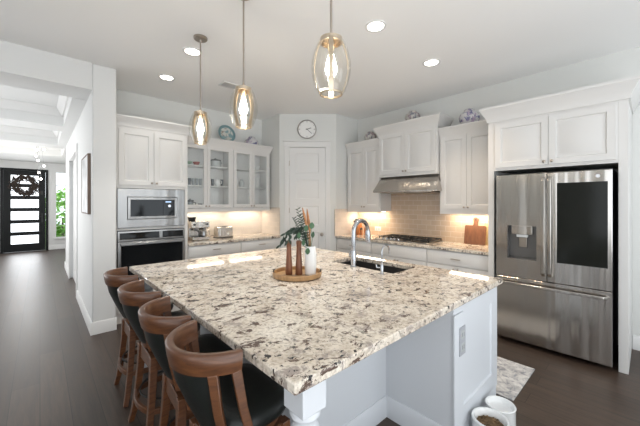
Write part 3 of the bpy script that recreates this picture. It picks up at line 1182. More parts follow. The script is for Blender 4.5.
# left door (world y .689-1.135) with a dispenser recess
y0, y1, z0, z1 = 0.689, 1.135, 0.708, 1.775
ry0, ry1, rz0, rz1 = 0.77, 1.03, 0.90, 1.245
m = MB(FR)
m.box(y0, ry0, 0, T, z0, z1)
m.box(ry1, y1, 0, T, z0, z1)
m.box(ry0, ry1, 0, T, z0, rz0)
m.box(ry0, ry1, 0, T, rz1, z1)
bmesh.ops.remove_doubles(m.bm, verts=m.bm.verts, dist=1e-5)
ld = m.build('fridge_door', M_steel, rf)
m = MB(FR)
m.box(ry0, ry1, 0, 0.012, rz0, rz1)
m.box(ry0, ry0 + 0.006, 0.012, T - 0.002, rz0, rz1)
m.box(ry1 - 0.006, ry1, 0.012, T - 0.002, rz0, rz1)
m.box(ry0 + 0.006, ry1 - 0.006, 0.012, T - 0.002, rz0, rz0 + 0.008)
m.build('dispenser_recess', mat('dispenser_grey', (0.15, 0.145, 0.14), 0.35, 0.5), ld)
MB(FR).box(ry0 + 0.035, ry1 - 0.04, 0.012, T + 0.004, 1.155, rz1).build('dispenser_panel', M_steel, ld, bevel=0.004)
m = MB(FR)
m.box(0.85, 0.95, 0.03, 0.07, 1.125, 1.155)
m.build('nozzle', M_ceramic, ld, bevel=0.006)
MB(FR).box(0.865, 0.935, 0.02, 0.034, 1.02, 1.12).build('dispenser_paddle', M_nickel, ld, bevel=0.004)
# right door with dark glass
y0, y1 = 0.222, 0.685
m = MB(FR)
m.rings(y0, y1, z0, z1, [(0, 0), (0, T - 0.004), (0.004, T), (0.035, T)])
rd = m.build('fridge_door', M_steel, rf)
m = MB(FR)
m.box(0.250, 0.607, T - 0.002, T + 0.004, 0.905, 1.672)
m.build('glass_panel', mat('fridge_glass', (0.012, 0.013, 0.011), 0.10, spec=0.18), rd, bevel=0.002)
m = MB(FR @ Matrix.Translation((0.315, T, 1.722)) @ Matrix.Rotation(-PI / 2, 4, 'X'))
m.lathe([(0.016, 0), (0.016, 0.002), (0, 0.002)], seg=20)
m.build('emblem', mat('emblem_grey', (0.75, 0.76, 0.80), 0.4), rd)
# freezer drawer
m = MB(FR)
m.rings(0.222, 1.135, 0.05, 0.700, [(0, 0), (0, T - 0.004), (0.004, T), (0.04, T)])
fz = m.build('freezer_drawer', M_steel, rf)


def fhandle(parent, pts, side, hw=0.011):
    m = MB(FR)
    m.bar(pts, hw, 0.009, side)
    return m.build('handle', M_steel, parent, bevel=0.004)


for dd, u in ((ld, 0.712), (rd, 0.660)):
    fhandle(dd, [(u, T, 0.76), (u, T + 0.035, 0.79), (u, T + 0.040, 1.25), (u, T + 0.035, 1.70), (u, T, 1.735)], (1, 0, 0), 0.016)
fhandle(fz, [(0.245, T, 0.648), (0.275, T + 0.05, 0.648), (0.68, T + 0.058, 0.648), (1.085, T + 0.05, 0.648), (1.115, T, 0.648)], (0, 0, 1), 0.013)

# ================================================================ ISLAND
isl = thing('kitchen_island', 'large white kitchen island base with turned corner legs', 'kitchen island', (1.6, 1.95, 0))
IX0, IX1, IY0, IY1 = 0.585, 2.56, 0.75, 3.15
m = MB()
m.box(1.78, 1.80, 0.83, 3.06, 0.0, 0.873)
m.box(1.78, 2.50, 0.80, 0.83, 0.0, 0.873)
m.box(1.78, 2.50, 3.06, 3.09, 0.0, 0.873)
m.box(2.48, 2.50, 0.83, 3.06, 0.12, 0.873)
m.box(2.43, 2.45, 0.83, 3.06, 0.0, 0.10)
m.box(1.80, 2.48, 0.83, 3.06, 0.10, 0.12)
m.build('cabinet_body', M_island, isl)
m = MB()
m.box(1.02, 1.78, 1.25, 2.64, 0.0, 0.873)
m.build('knee_wall', M_island, isl)
FS = frameM((0, 0.80, 0), (1, 0), (0, -1))
m = MB(FS)
m.rings(1.781, 2.53, 0.115, 0.872, [(0, 0), (0, 0.020), (0.115, 0.020), (0.122, 0.010), (0.132, 0.010)])
m.box(1.772, 1.90, 0.0205, 0.030, 0.0, 0.82)
m.build('end_panel', M_island, isl)
m = MB()
m.sweep(BASE, [(2.52, 0.80), (1.78, 0.80), (1.78, 1.25), (1.02, 1.25), (1.02, 2.64), (1.78, 2.64), (1.78, 3.09), (2.5, 3.09)],
        [(0, -1), (-1, -1), (-1, -1), (-1, -1), (-1, 1), (-1, 1), (-1, 1), (0, 1)])
m.build('base_trim', M_island, isl)
for k in range(4):
    a = 0.85 + k * 0.55
    d = MB(frameM((2.50, 0, 0), (0, 1), (1, 0))).rings(a, a + 0.54, 0.12, 0.865, RAISED).build('cabinet_door', M_island, isl)
for (lx, ly) in ((0.705, 0.845), (0.705, 3.035)):
    m = MB()
    m.box(lx - 0.055, lx + 0.055, ly - 0.055, ly + 0.055, 0.745, 0.873)
    m.lathe([(0.050, 0.745), (0.056, 0.735), (0.056, 0.722), (0.044, 0.712), (0.040, 0.695), (0.052, 0.675), (0.054, 0.655), (0.046, 0.50), (0.036, 0.27), (0.032, 0.215), (0.044, 0.205), (0.046, 0.19), (0.034, 0.18), (0.045, 0.16), (0.050, 0.14)], (lx, ly, 0), 28)
    m.box(lx - 0.050, lx + 0.050, ly - 0.050, ly + 0.050, 0, 0.14)
    m.build('leg', M_island, isl, sharp=50, bevel=0.003)
# outlet on the end panel
ol = thing('wall_outlet', 'grey double power outlet on the white island end panel', 'outlet', (1.873, 0.77, 0.65))
F = frameM((0, 0.770, 0), (1, 0), (0, -1))
MB(F).box(1.832, 1.915, 0, 0.006, 0.565, 0.735).build('cover_plate', mat('outlet_grey', (0.36, 0.37, 0.40), 0.4), ol, bevel=0.002)
for z in (0.612, 0.688):
    sck = MB(F).box(1.852, 1.895, 0.006, 0.009, z - 0.026, z + 0.026).build('socket', M_porc, ol, bevel=0.002)
    m = MB(F)
    m.box(1.861, 1.865, 0.009, 0.0095, z - 0.010, z + 0.014)
    m.box(1.882, 1.886, 0.009, 0.0095, z - 0.010, z + 0.014)
    m.build('slot', M_black, sck)

# island top with a sink cut-out
sx0, sx1, sy0, sy1 = 2.085, 2.45, 1.40, 2.12
m = MB()
XS = [IX0, sx0, sx1, IX1]
YS = [IY0, sy0, sy1, IY1]
G = {}
for zi, z in enumerate((0.874, 0.914)):
    for i, x in enumerate(XS):
        for j, y in enumerate(YS):
            G[i, j, zi] = m.v(x, y, z)
for zi in (0, 1):
    for i in range(3):
        for j in range(3):
            if (i, j) != (1, 1):
                m.bm.faces.new((G[i, j, zi], G[i + 1, j, zi], G[i + 1, j + 1, zi], G[i, j + 1, zi]))


def side(a, b):
    m.bm.faces.new((G[a + (0,)], G[b + (0,)], G[b + (1,)], G[a + (1,)]))


for i in range(3):
    side((i, 0), (i + 1, 0))
    side((i, 3), (i + 1, 3))
    side((0, i), (0, i + 1))
    side((3, i), (3, i + 1))
for a, b in (((1, 1), (2, 1)), ((1, 2), (2, 2)), ((1, 1), (1, 2)), ((2, 1), (2, 2))):
    side(a, b)
o = m.build('island_countertop', M_granite, bevel=0.006)
tag(o, 'large speckled cream granite island top with undermount sink', 'countertop')
# sink
sk = thing('sink', 'dark undermount sink set in the granite island top', 'sink', (2.28, 1.73, 0.66))
m = MB()
t = 0.012
m.box(sx0 - t, sx0, sy0 - t, sy1 + t, 0.66, 0.873)
m.box(sx1, sx1 + t, sy0 - t, sy1 + t, 0.66, 0.873)
m.box(sx0, sx1, sy0 - t, sy0, 0.66, 0.873)
m.box(sx0, sx1, sy1, sy1 + t, 0.66, 0.873)
m.box(sx0 - t, sx1 + t, sy0 - t, sy1 + t, 0.648, 0.66)
m.build('basin', mat('dark_sink', (0.030, 0.028, 0.026), 0.4), sk)
MB().lathe([(0.045, 0), (0.045, 0.004), (0.03, 0.005), (0, 0.003)], ((sx0 + sx1) / 2, 1.73, 0.66), 20).build('drain', M_chrome, sk)
# faucets
fc = thing('faucet', 'tall chrome gooseneck pull-down faucet beside the island sink', 'faucet', (2.045, 1.78, 0.914))
X, Y = 2.045, 1.78
m = MB()
m.lathe([(0.030, 0), (0.030, 0.008), (0.024, 0.014), (0.023, 0.12), (0.018, 0.14), (0.018, 0.15)], (X, Y, 0.9145), 20)
m.build('faucet_base', M_chrome, fc)
pts = [(X, Y, 1.06), (X, Y, 1.22)] + [(X + 0.10 - 0.10 * math.cos(a), Y, 1.22 + 0.10 * math.sin(a)) for a in [PI * k / 12 for k in range(1, 13)]]
MB().tube(pts, 0.020, 14).build('spout', M_chrome, fc)
MB().tube([(X + 0.20, Y, 1.225), (X + 0.202, Y, 1.19), (X + 0.206, Y, 1.12)], [0.022, 0.026, 0.024], 14).build('spray_head', M_chrome, fc)
MB().tube([(X, Y - 0.02, 1.0), (X, Y + 0.05, 1.005), (X + 0.02, Y + 0.06, 1.03), (X + 0.06, Y + 0.062, 1.09)], [0.012, 0.010, 0.008, 0.006], 10).build('faucet_lever', M_chrome, fc)
f2 = thing('filter_faucet', 'small slim curved water filter faucet right of the main faucet', 'faucet', (2.0, 1.445, 0.914))
X, Y = 2.0, 1.445
MB().lathe([(0.018, 0), (0.018, 0.005), (0.013, 0.01), (0.013, 0.075), (0.007, 0.085)], (X, Y, 0.9145), 16).build('faucet_base', M_chrome, f2)
pts = [(X, Y, 0.99), (X, Y, 1.09)] + [(X + 0.05 - 0.05 * math.cos(a), Y, 1.09 + 0.05 * math.sin(a)) for a in [PI * k / 10 for k in range(1, 11)]] + [(X + 0.102, Y, 1.065)]
MB().tube(pts, 0.0065, 10).build('spout', M_chrome, f2)
MB().tube([(X - 0.005, Y + 0.01, 0.965), (X - 0.03, Y + 0.03, 0.968), (X - 0.032, Y + 0.032, 0.995)], 0.006, 8).build('faucet_lever', M_chrome, f2)

# ================================================================ BAR STOOLS
SH = Matrix.Translation((0.08, 0, 0))
st = thing('bar_stool', 'nearest wooden bar stool with black leather seat at the island', 'bar stool', (0, 0, 0), 'bar stools along the island')
m = MB()
prof = [(0.203, 0.868), (0.211, 0.900), (0.216, 0.940), (0.210, 0.947), (0.190, 0.947), (0.184, 0.940), (0.181, 0.900), (0.175, 0.868)]
m.arc(prof, math.radians(99), math.radians(261), 36)
m.build('back_rail', M_stoolwood, st, sharp=50, local=True)
m = MB()
rows = []
for k in range(25):
    a = math.radians(132 + 96 * k / 24)
    row = []
    for off, lv in ((0.0, ((0.869, 0.196, 0.0), (0.80, 0.192, 0.010), (0.70, 0.186, 0.045), (0.60, 0.180, 0.085))), (0.018, ((0.60, 0.180, 0.085), (0.70, 0.186, 0.045), (0.80, 0.192, 0.010), (0.869, 0.196, 0.0)))):
        for z, r, cx in lv:
            row.append(m.v(cx + (r - off) * math.cos(a), (r - off) * math.sin(a), z))
    rows.append(row)
for r0, r1 in zip(rows, rows[1:]):
    for i in range(8):
        m.bm.faces.new((r0[i], r0[(i + 1) % 8], r1[(i + 1) % 8], r1[i]))
m.bm.faces.new(rows[0])
m.bm.faces.new(rows[-1])
m.build('back_panel', M_leather, st, sharp=60, local=True)
for s in (-1, 1):
    for a0, a1, r1, sh in ((104, 86, 0.200, 0.0), (128, 124, 0.182, 0.035)):
        a0, a1 = math.radians(a0) * s, math.radians(a1) * s
        p0 = Vector((0.193 * math.cos(a0), 0.193 * math.sin(a0), 0.872))
        p1 = Vector((sh + r1 * math.cos(a1), r1 * math.sin(a1), 0.585))
        MB().bar([p0, (p0 + p1) / 2 + Vector((-0.006, 0, 0)), p1], [0.018, 0.016, 0.016], [0.012, 0.011, 0.011], (-math.sin(a0), math.cos(a0), 0)).build('post', M_stoolwood, st, bevel=0.003, local=True)
m = MB()
rows = []
for rr, z in ((0.80, 0.605), (0.95, 0.612), (1.0, 0.635), (0.98, 0.662), (0.90, 0.678), (0.6, 0.688), (0.3, 0.691)):
    row = []
    for k in range(48):
        a = 2 * PI * k / 48
        c, s_ = math.cos(a), math.sin(a)
        q = (abs(c) ** 3.0 + abs(s_) ** 3.0) ** (-1 / 3.0)
        row.append(m.v(0.080 + 0.172 * rr * q * c, 0.212 * rr * q * s_, z))
    rows.append(row)
for r0, r1 in zip(rows, rows[1:]):
    for k in range(48):
        m.bm.faces.new((r0[k], r0[(k + 1) % 48], r1[(k + 1) % 48], r1[k]))
m.bm.faces.new(rows[0])
m.bm.faces.new(rows[-1])
m.build('seat', M_leather, st, sharp=70, local=True)
m = MB()
m.lathe([(0, 0.565), (0.180, 0.565), (0.185, 0.57), (0.185, 0.604), (0, 0.604)], (0.08, 0, 0), 36, 0.9)
m.build('seat_frame', M_stoolwood, st, local=True)
MB().lathe([(0, 0.535), (0.10, 0.535), (0.10, 0.565), (0, 0.565)], (0.08, 0, 0), 24).build('swivel_plate', M_iron, st, local=True)
m = MB(SH)
for a in range(4):
    c, s_ = math.cos(a * PI / 2), math.sin(a * PI / 2)
    q = [(-0.125, 0.125), (0.125, 0.125), (0.125, 0.147), (-0.125, 0.147)]
    m.prism([(x * c - y * s_, x * s_ + y * c) for x, y in q], 0.445, 0.535)
m.box(-0.13, 0.13, -0.13, 0.13, 0.52, 0.535)
m.build('base_frame', M_stoolwood, st, local=True, bevel=0.002)
for sx in (-1, 1):
    for sy in (-1, 1):
        pts = [(sx * 0.135, sy * 0.135, 0.535), (sx * 0.140, sy * 0.140, 0.40), (sx * 0.155, sy * 0.155, 0.22), (sx * 0.172, sy * 0.172, 0.08), (sx * 0.188, sy * 0.188, 0.0)]
        MB(SH).bar(pts, [0.021, 0.020, 0.018, 0.017, 0.016], [0.021, 0.020, 0.018, 0.017, 0.016], (1, 0, 0)).build('leg', M_stoolwood, st, bevel=0.003, local=True)
for a in range(4):
    c, s_ = math.cos(a * PI / 2), math.sin(a * PI / 2)
    pts = []
    for k in range(9):
        t = -1 + k / 4
        x, y = 0.150 * t, 0.158 + 0.035 * (1 - t * t)
        pts.append((x * c - y * s_, x * s_ + y * c, 0.215))
    MB(SH).bar(pts, 0.017, 0.010, (0, 0, 1)).build('stretcher', M_stoolwood, st, bevel=0.002, local=True)
MB(SH).arc([(0.170, 0.262), (0.176, 0.262), (0.176, 0.274), (0.170, 0.274)], 0, 2 * PI - 0.001, 48).build('footrest', M_iron, st, local=True, label='dark metal ring footrest')
st.location = (0.562, 1.21, 0)
st.rotation_euler = (0, 0, math.radians(3))
for (x, y, rz, lab) in ((0.568, 1.675, -3, 'second bar stool from the viewer, leather seat under the island overhang'),
                        (0.566, 2.205, 1, 'third bar stool from the viewer along the island'),
                        (0.566, 2.77, 0, 'farthest bar stool, at the island corner nearest the hall')):
    dup(st, (x, y, 0), math.radians(rz), lab)

# ================================================================ PENDANTS, DOWNLIGHTS
def pendant(x, y, ph, label):
    r = thing('pendant_light', label, 'pendant light', (x, y, CZ), 'glass pendant lights over the island')
    zt, zb = 2.345, 2.045
    MB().lathe([(0.062, 0), (0.062, -0.016), (0.055, -0.022), (0.012, -0.024), (0.008, -0.045), (0, -0.045)], (x, y, CZ - 0.0005), 28).build('canopy', M_nickel, r)
    MB().tube([(x, y, CZ - 0.02), (x, y, zt + 0.01)], 0.0065, 10).build('rod', M_nickel, r)
    MB().lathe([(0.010, 0.02), (0.014, 0.006), (0.046, 0.0), (0.058, -0.006), (0.058, -0.030), (0.050, -0.030), (0.050, -0.008), (0, -0.008)], (x, y, zt), 28).build('collar', M_champagne, r)

    def rad(f):
        return 0.046 + 0.042 * math.sin(PI * min(1, f * 0.86 + 0.07)) ** 0.9
    for k in range(4):
        a = math.radians(ph) + k * PI / 2
        ca, sa = math.cos(a), math.sin(a)
        pts = [(x + rad(f) * ca, y + rad(f) * sa, zt - 0.02 - f * (zt - zb - 0.025)) for f in [i / 16 for i in range(17)]]
        MB().bar(pts, 0.012, 0.002, (-sa, ca, 0)).build('band', M_champagne, r)
    rb = rad(1.0)
    m = MB(Matrix.Translation((x, y, 0)))
    m.lathe([(rb - 0.004, zb), (rb + 0.003, zb), (rb + 0.003, zb + 0.010), (rb - 0.004, zb + 0.010)], (0, 0, 0), 36, closed=True)
    m.build('ring', M_champagne, r)
    m = MB()
    pr = [(rad(i / 20) * 1.17 + 0.001, zt - 0.022 - i / 20 * (zt - zb - 0.03)) for i in range(21)]
    pr2 = [(q - 0.003, z) for q, z in pr[::-1]]
    m.lathe(pr + pr2, (x, y, 0), 36, closed=True)
    m.build('glass_shade', M_shade, r)
    MB().lathe([(0, 0), (0.017, 0), (0.017, -0.055), (0.013, -0.062), (0, -0.062)], (x, y, zt - 0.008), 16).build('socket', M_champagne, r)
    z = zt - 0.070
    m = MB()
    m.lathe([(0.011, 0), (0.012, -0.015), (0.020, -0.045), (0.029, -0.080), (0.031, -0.100), (0.024, -0.122), (0.010, -0.134), (0, -0.136)], (x, y, z), 20)
    m.build('bulb', M_bulb, r)
    return r


pendant(1.12, 1.13, 45, 'nearest and largest glass pendant light, over the island')
pendant(1.12, 2.06, 17, 'middle of the three glass pendant lights over the island')
pendant(1.12, 2.89, 24, 'farthest glass pendant light, hanging in front of the oven wall')

CANS = [(2.19, 1.65, 'recessed ceiling light right of the nearest pendant'), (3.218, 1.655, 'recessed ceiling light in front of the refrigerator, farthest right'),
        (1.162, 3.21, 'recessed ceiling light beside the farthest pendant canopy'), (1.164, 4.09, 'recessed ceiling light nearest the oven tower, farthest left'),
        (2.90, 3.05, 'recessed ceiling light behind the nearest pendant, near the clock')]
for (x, y, lab) in CANS:
    r = thing('recessed_light', lab, 'ceiling light', (x, y, CZ), 'recessed ceiling lights')
    MB().lathe([(0.095, 0.0), (0.093, -0.006), (0.075, -0.008), (0.070, -0.003), (0.070, 0.0)], (x, y, CZ - 0.0005), 32, closed=True).build('trim_ring', M_ceramic, r)
    MB().lathe([(0, -0.003), (0.070, -0.003), (0.070, -0.0005), (0, -0.0005)], (x, y, CZ - 0.0005), 32).build('lens', M_can, r)
    d = bpy.data.lights.new('downlight', 'SPOT')
    d.energy = 9 if y > 4 else 60 if x < 2.5 else 38
    d.color = (1, 0.95, 0.87) if x < 2.5 else (1, 0.79, 0.58)
    d.spot_size = math.radians(100)
    d.spot_blend = 0.6
    d.shadow_soft_size = 0.07
    lo = bpy.data.objects.new('downlight', d)
    C.objects.link(lo)
    lo.parent = r
    lo.location = (0, 0, -0.03)

vt = thing('air_vent', 'white ceiling air vent above the middle pendant', 'vent', (1.9, 3.8, CZ))
m = MB(Matrix.Translation((1.9, 3.8, CZ)))
m.box(-0.16, 0.16, -0.09, -0.072, -0.008, -0.0005)
m.box(-0.16, 0.16, 0.072, 0.09, -0.008, -0.0005)
m.box(-0.16, -0.142, -0.072, 0.072, -0.008, -0.0005)
m.box(0.142, 0.16, -0.072, 0.072, -0.008, -0.0005)
m.build('vent_frame', M_ceramic, vt)
m = MB(Matrix.Translation((1.9, 3.8, CZ)))
for k in range(9):
    y = -0.064 + k * 0.016
    m.box(-0.142, 0.142, y - 0.005, y + 0.003, -0.006, -0.001)
m.build('slats', mat('vent_grey', (0.45, 0.45, 0.45), 0.6), vt)

# under-cabinet strips
def strip(x0, x1, y0, y1, z, power, label):
    r = thing('under_cabinet_light', label, 'cabinet light', ((x0 + x1) / 2, (y0 + y1) / 2, z), 'strip lights under the wall cabinets')
    MB().box(x0 - 0.006, x1 + 0.006, y0 - 0.006, y1 + 0.006, z - 0.010, z - 0.0005).build('housing', M_ceramic, r)
    MB().box(x0, x1, y0, y1, z - 0.014, z - 0.010).build('diffuser', M_strip, r)
    area('strip_lamp', ((x0 + x1) / 2, (y0 + y1) / 2, z - 0.018), (0, 0, 0), x1 - x0, y1 - y0, power, (1.0, 0.90, 0.76) if z > 1.355 else (1.0, 0.82, 0.60), r)


strip(1.60, 2.27, 4.83, 4.90, 1.36, 1.1, 'warm strip light under the left glass cabinet')
strip(2.40, 3.00, 4.83, 4.90, 1.36, 1.1, 'warm strip light under the right glass cabinet')
strip(4.27, 4.34, 3.06, 3.66, 1.345, 3.0, 'warm strip light under the wall cabinet by the pantry')
strip(4.27, 4.34, 1.31, 1.93, 1.352, 2.6, 'warm strip light under the wall cabinet above the cutting board')

# foyer chandelier
ch = thing('chandelier', 'cluster of small glowing globes hanging in the entrance hall', 'chandelier', (-0.25, 10.2, HZ))
m = MB()
m.lathe([(0.16, 0), (0.16, -0.02), (0, -0.02)], (-0.25, 10.2, HZ + 0.27), 24)
m.build('canopy', M_chrome, ch)
d = bpy.data.lights.new('chandelier_lamp', 'POINT')
d.energy = 20
d.color = (1.0, 0.97, 0.92)
d.shadow_soft_size = 0.25
lo = bpy.data.objects.new('chandelier_lamp', d)
C.objects.link(lo)
lo.parent = ch
lo.location = (0, 0, -0.9)
M_glob = mat('globe_glow', (1, 1, 1), 0.3, emit=(1, 0.95, 0.85), estr=8)
for (u, v_) in ((37, 150), (44, 149.5), (36, 156), (38, 160.5), (44, 166), (39, 172.5), (41, 179)):
    f, yh = 304., 203.
    Fv, Rv = Vector((math.sin(TH), math.cos(TH))), Vector((math.cos(TH), -math.sin(TH)))
    yy = 10.2 + random.uniform(-0.25, 0.25)
    d2 = Fv * f + Rv * (u - 320)
    t_ = yy / d2.y
    px_, pz_ = d2.x * t_, 1.48 + (yh - v_) * t_
    g = MB().sphere((px_, yy, pz_), 0.024).build('globe', M_glob, ch)
    MB().tube([(px_, yy, pz_ + 0.028), (px_ * 0.8 - 0.05, (yy + 10.2) / 2, HZ + 0.255)], 0.002, 6).build('wire', M_chrome, g)

# ================================================================ ON THE ISLAND
tr = thing('tray', 'round low wooden tray holding vases on the granite island', 'tray', (1.465, 1.85, 0.914))
m = MB()
m.lathe([(0, 0.004), (0.178, 0.004), (0.186, 0.010), (0.190, 0.040), (0.186, 0.044), (0.178, 0.042), (0.174, 0.018), (0, 0.017)], (1.465, 1.85, 0.911), 48)
m.build('tray_dish', M_traywood, tr)
for s in (-1, 1):
    m = MB()
    a = math.radians(-47.4 + 90) if s > 0 else math.radians(-47.4 - 90)
    a = math.radians(-42.6) if s > 0 else math.radians(137.4)
    c, s_ = math.cos(a), math.sin(a)
    pts = [(1.465 + 0.182 * math.cos(a + t * 0.28), 1.85 + 0.182 * math.sin(a + t * 0.28), 0.946 + 0.020 * (1 - t * t)) for t in [-1 + k / 4 for k in range(9)]]
    m.tube(pts, 0.004, 8)
    m.build('handle', M_iron, tr)
TZ = 0.9296
for (x, y, h, lab) in ((1.413, 1.888, 0.262, 'left slim dark wooden vase on the round tray'), (1.468, 1.834, 0.262, 'right slim dark wooden vase on the round tray beside the white one')):
    m = MB()
    m.lathe([(0, 0), (0.026, 0), (0.028, 0.004), (0.026, 0.06), (0.021, 0.14), (0.018, 0.20), (0.020, 0.232), (0.022, 0.240), (0.021, h - 0.005), (0.015, h), (0.012, h - 0.01), (0.012, h - 0.04), (0, h - 0.04)], (x, y, TZ), 24)
    o = m.build('wooden_vase', M_vasewood)
    tag(o, lab, 'vase', 'wooden vases on the tray')
VX, VY = 1.535, 1.775
vs = thing('white_vase', 'white ceramic vase with greenery and dried stems on the tray', 'vase', (VX, VY, TZ))
m = MB()
m.lathe([(0, 0), (0.040, 0), (0.044, 0.005), (0.046, 0.08), (0.045, 0.17), (0.040, 0.205), (0.037, 0.218), (0.032, 0.218), (0.034, 0.20), (0.036, 0.10), (0, 0.02)], (VX, VY, TZ), 28)
m.build('vase_body', M_ceramic, vs)
RT = Vector((math.cos(TH), -math.sin(TH), 0))     # sideways as seen from the stools
FW = Vector((math.sin(TH), math.cos(TH), 0))
TOP = Vector((VX, VY, TZ + 0.19))


def pt(side_, up, fwd=0.0):
    return TOP + RT * side_ + Vector((0, 0, up)) + FW * fwd


# drooping dark leaves
m = MB()
for (sx, uz, fw) in ((-0.235, 0.035, 0.0), (-0.21, 0.06, 0.04), (-0.17, 0.075, -0.04), (-0.115, 0.105, 0.03)):
    pts = [pt(0, -0.05), pt(sx * 0.25, 0.10 + uz * 0.3, fw * 0.3), pt(sx * 0.55, 0.185 - abs(sx) * 0.05, fw * 0.6), pt(sx * 0.82, 0.145 - abs(sx) * 0.05, fw * 0.8), pt(sx, uz, fw)]
    m.tube(pts, [0.003, 0.0028, 0.0025, 0.002, 0.0015], 6)
    for k in range(11):
        f = 0.42 + 0.58 * k / 10
        i = min(3, int(f * 4))
        g = f * 4 - i
        p = pts[i].lerp(pts[i + 1], g)
        d = RT * random.uniform(-0.7, 0.25) + Vector((0, 0, random.uniform(-1.0, -0.2))) + FW * random.uniform(-0.4, 0.4)
        m.leaf(p, p + d.normalized() * random.uniform(0.032, 0.052), 0.008, FW)
m.build('trailing_leaves', M_leaf, vs)
# upright fine sprig
m = MB()
for (sx, uz) in ((-0.098, 0.315), (-0.075, 0.27), (-0.125, 0.245)):
    pts = [pt(0, -0.05), pt(sx * 0.5, 0.12), pt(sx, uz)]
    m.tube(pts, [0.0025, 0.002, 0.001], 6)
    for k in range(22):
        f = 0.35 + 0.65 * k / 21
        p = pts[0].lerp(pts[1], f * 2) if f < 0.5 else pts[1].lerp(pts[2], f * 2 - 1)
        d = RT * (0.9 if k % 2 else -0.9) + Vector((0, 0, 0.5)) + FW * random.uniform(-0.5, 0.5)
        m.leaf(p, p + d.normalized() * 0.035 * (1.3 - 0.6 * f), 0.004, FW)
m.build('upright_sprig', M_leaf, vs)
# dried rust stems
for (a, b, c_) in ((-0.062, 0.325, 0.0), (-0.028, 0.315, 0.03), (-0.01, 0.24, -0.02)):
    m = MB()
    p0, p1, p2 = pt(0, -0.08), pt(a * 0.4, b * 0.5, c_ * 0.5), pt(a, b, c_)
    m.tube([p0, p1, p1.lerp(p2, 0.3), p1.lerp(p2, 0.65), p2], [0.0025, 0.004, 0.010, 0.010, 0.003], 8)
    m.build('dried_stem', M_pampas, vs)
# round eucalyptus leaves
m = MB()
for (sx, uz, w, fw) in ((0.012, 0.185, 0.021, -0.03), (-0.03, 0.165, 0.017, -0.03), (-0.085, 0.11, 0.015, -0.04), (-0.018, -0.005, 0.018, -0.062), (-0.05, 0.06, 0.013, -0.05), (0.02, 0.11, 0.013, 0.03)):
    b0 = pt(sx - 0.004, uz - 0.022, fw * 0.9)
    e0 = pt(sx, uz + 0.016, fw)
    m.tube([pt(0, 0.0), b0], 0.002, 6)
    m.leaf(b0, e0 + (e0 - b0) * 0.3, w, FW)
m.build('round_leaves', M_leafpale, vs)

# ================================================================ NORTH COUNTER
es = thing('espresso_machine', 'stainless steel espresso machine on the counter beside the oven', 'coffee machine', (1.79, 4.72, 0.914))
x0, x1, y0, y1 = 1.655, 1.935, 4.62, 4.86
m = MB()
m.box(x0, x1, 4.74, y1, 0.925, 1.20)
m.box(x0, x1, y0, 4.74, 1.10, 1.20)
m.build('housing', M_steel3, es, bevel=0.008)
m = MB().box(x0 + 0.01, x1 - 0.01, y0 - 0.03, 4.74, 0.922, 0.965)
m.build('drip_tray', M_steel3, es, bevel=0.004)
m = MB()
for k in range(8):
    m.box(x0 + 0.03, x1 - 0.03, y0 - 0.02 + 0.016 * k, y0 - 0.012 + 0.016 * k, 0.9655, 0.969)
m.build('drip_grate', M_black, es)
m = MB()
for xx in (x0 + 0.03, x1 - 0.03):
    for yy in (y0, y1 - 0.03):
        m.lathe([(0.014, 0), (0.014, 0.011), (0, 0.011)], (xx, yy, 0.9142), 12)
m.build('feet', M_black, es)
m = MB(FN(y0) @ Matrix.Translation((1.80, 0, 1.155)) @ Matrix.Rotation(-PI / 2, 4, 'X'))
m.lathe([(0.028, 0), (0.028, 0.010), (0.022, 0.012), (0, 0.012)], seg=20)
m.build('gauge', M_ceramic, es)
for u in (1.70, 1.89):
    m = MB(FN(y0) @ Matrix.Translation((u, 0, 1.155)) @ Matrix.Rotation(-PI / 2, 4, 'X'))
    m.lathe([(0.016, 0), (0.016, 0.018), (0, 0.018)], seg=16)
    m.build('dial', M_black, es)
for u in (1.735, 1.86):
    m = MB()
    m.lathe([(0.030, 0), (0.030, -0.03), (0.024, -0.045), (0, -0.045)], (u, 4.675, 1.10), 16)
    m.build('group_head', M_chrome, es)
MB().tube([(1.735, 4.66, 1.07), (1.735, 4.56, 1.06)], [0.011, 0.014], 10).build('portafilter_handle', M_black, es)
MB().tube([(1.91, 4.66, 1.10), (1.925, 4.63, 1.06), (1.925, 4.61, 0.99)], 0.005, 8).build('steam_wand', M_chrome, es)
m = MB()
m.lathe([(0.05, 0), (0.062, 0.05), (0.062, 0.062), (0, 0.066)], (1.72, 4.78, 1.2005), 20)
m.build('bean_hopper', M_black, es)
jg = thing('milk_jug', 'small steel milk jug under the espresso machine spout', 'jug', (1.86, 4.655, 0.97))
MB().lathe([(0, 0), (0.034, 0), (0.035, 0.02), (0.028, 0.06), (0.030, 0.075), (0.027, 0.075), (0.025, 0.06), (0, 0.01)], (1.86, 4.665, 0.9695), 18).build('jug_body', M_chrome, jg)
MB().tube([(1.89, 4.665, 1.03), (1.915, 4.665, 1.025), (1.912, 4.665, 0.995), (1.893, 4.665, 0.99)], 0.004, 8).build('handle', M_chrome, jg)

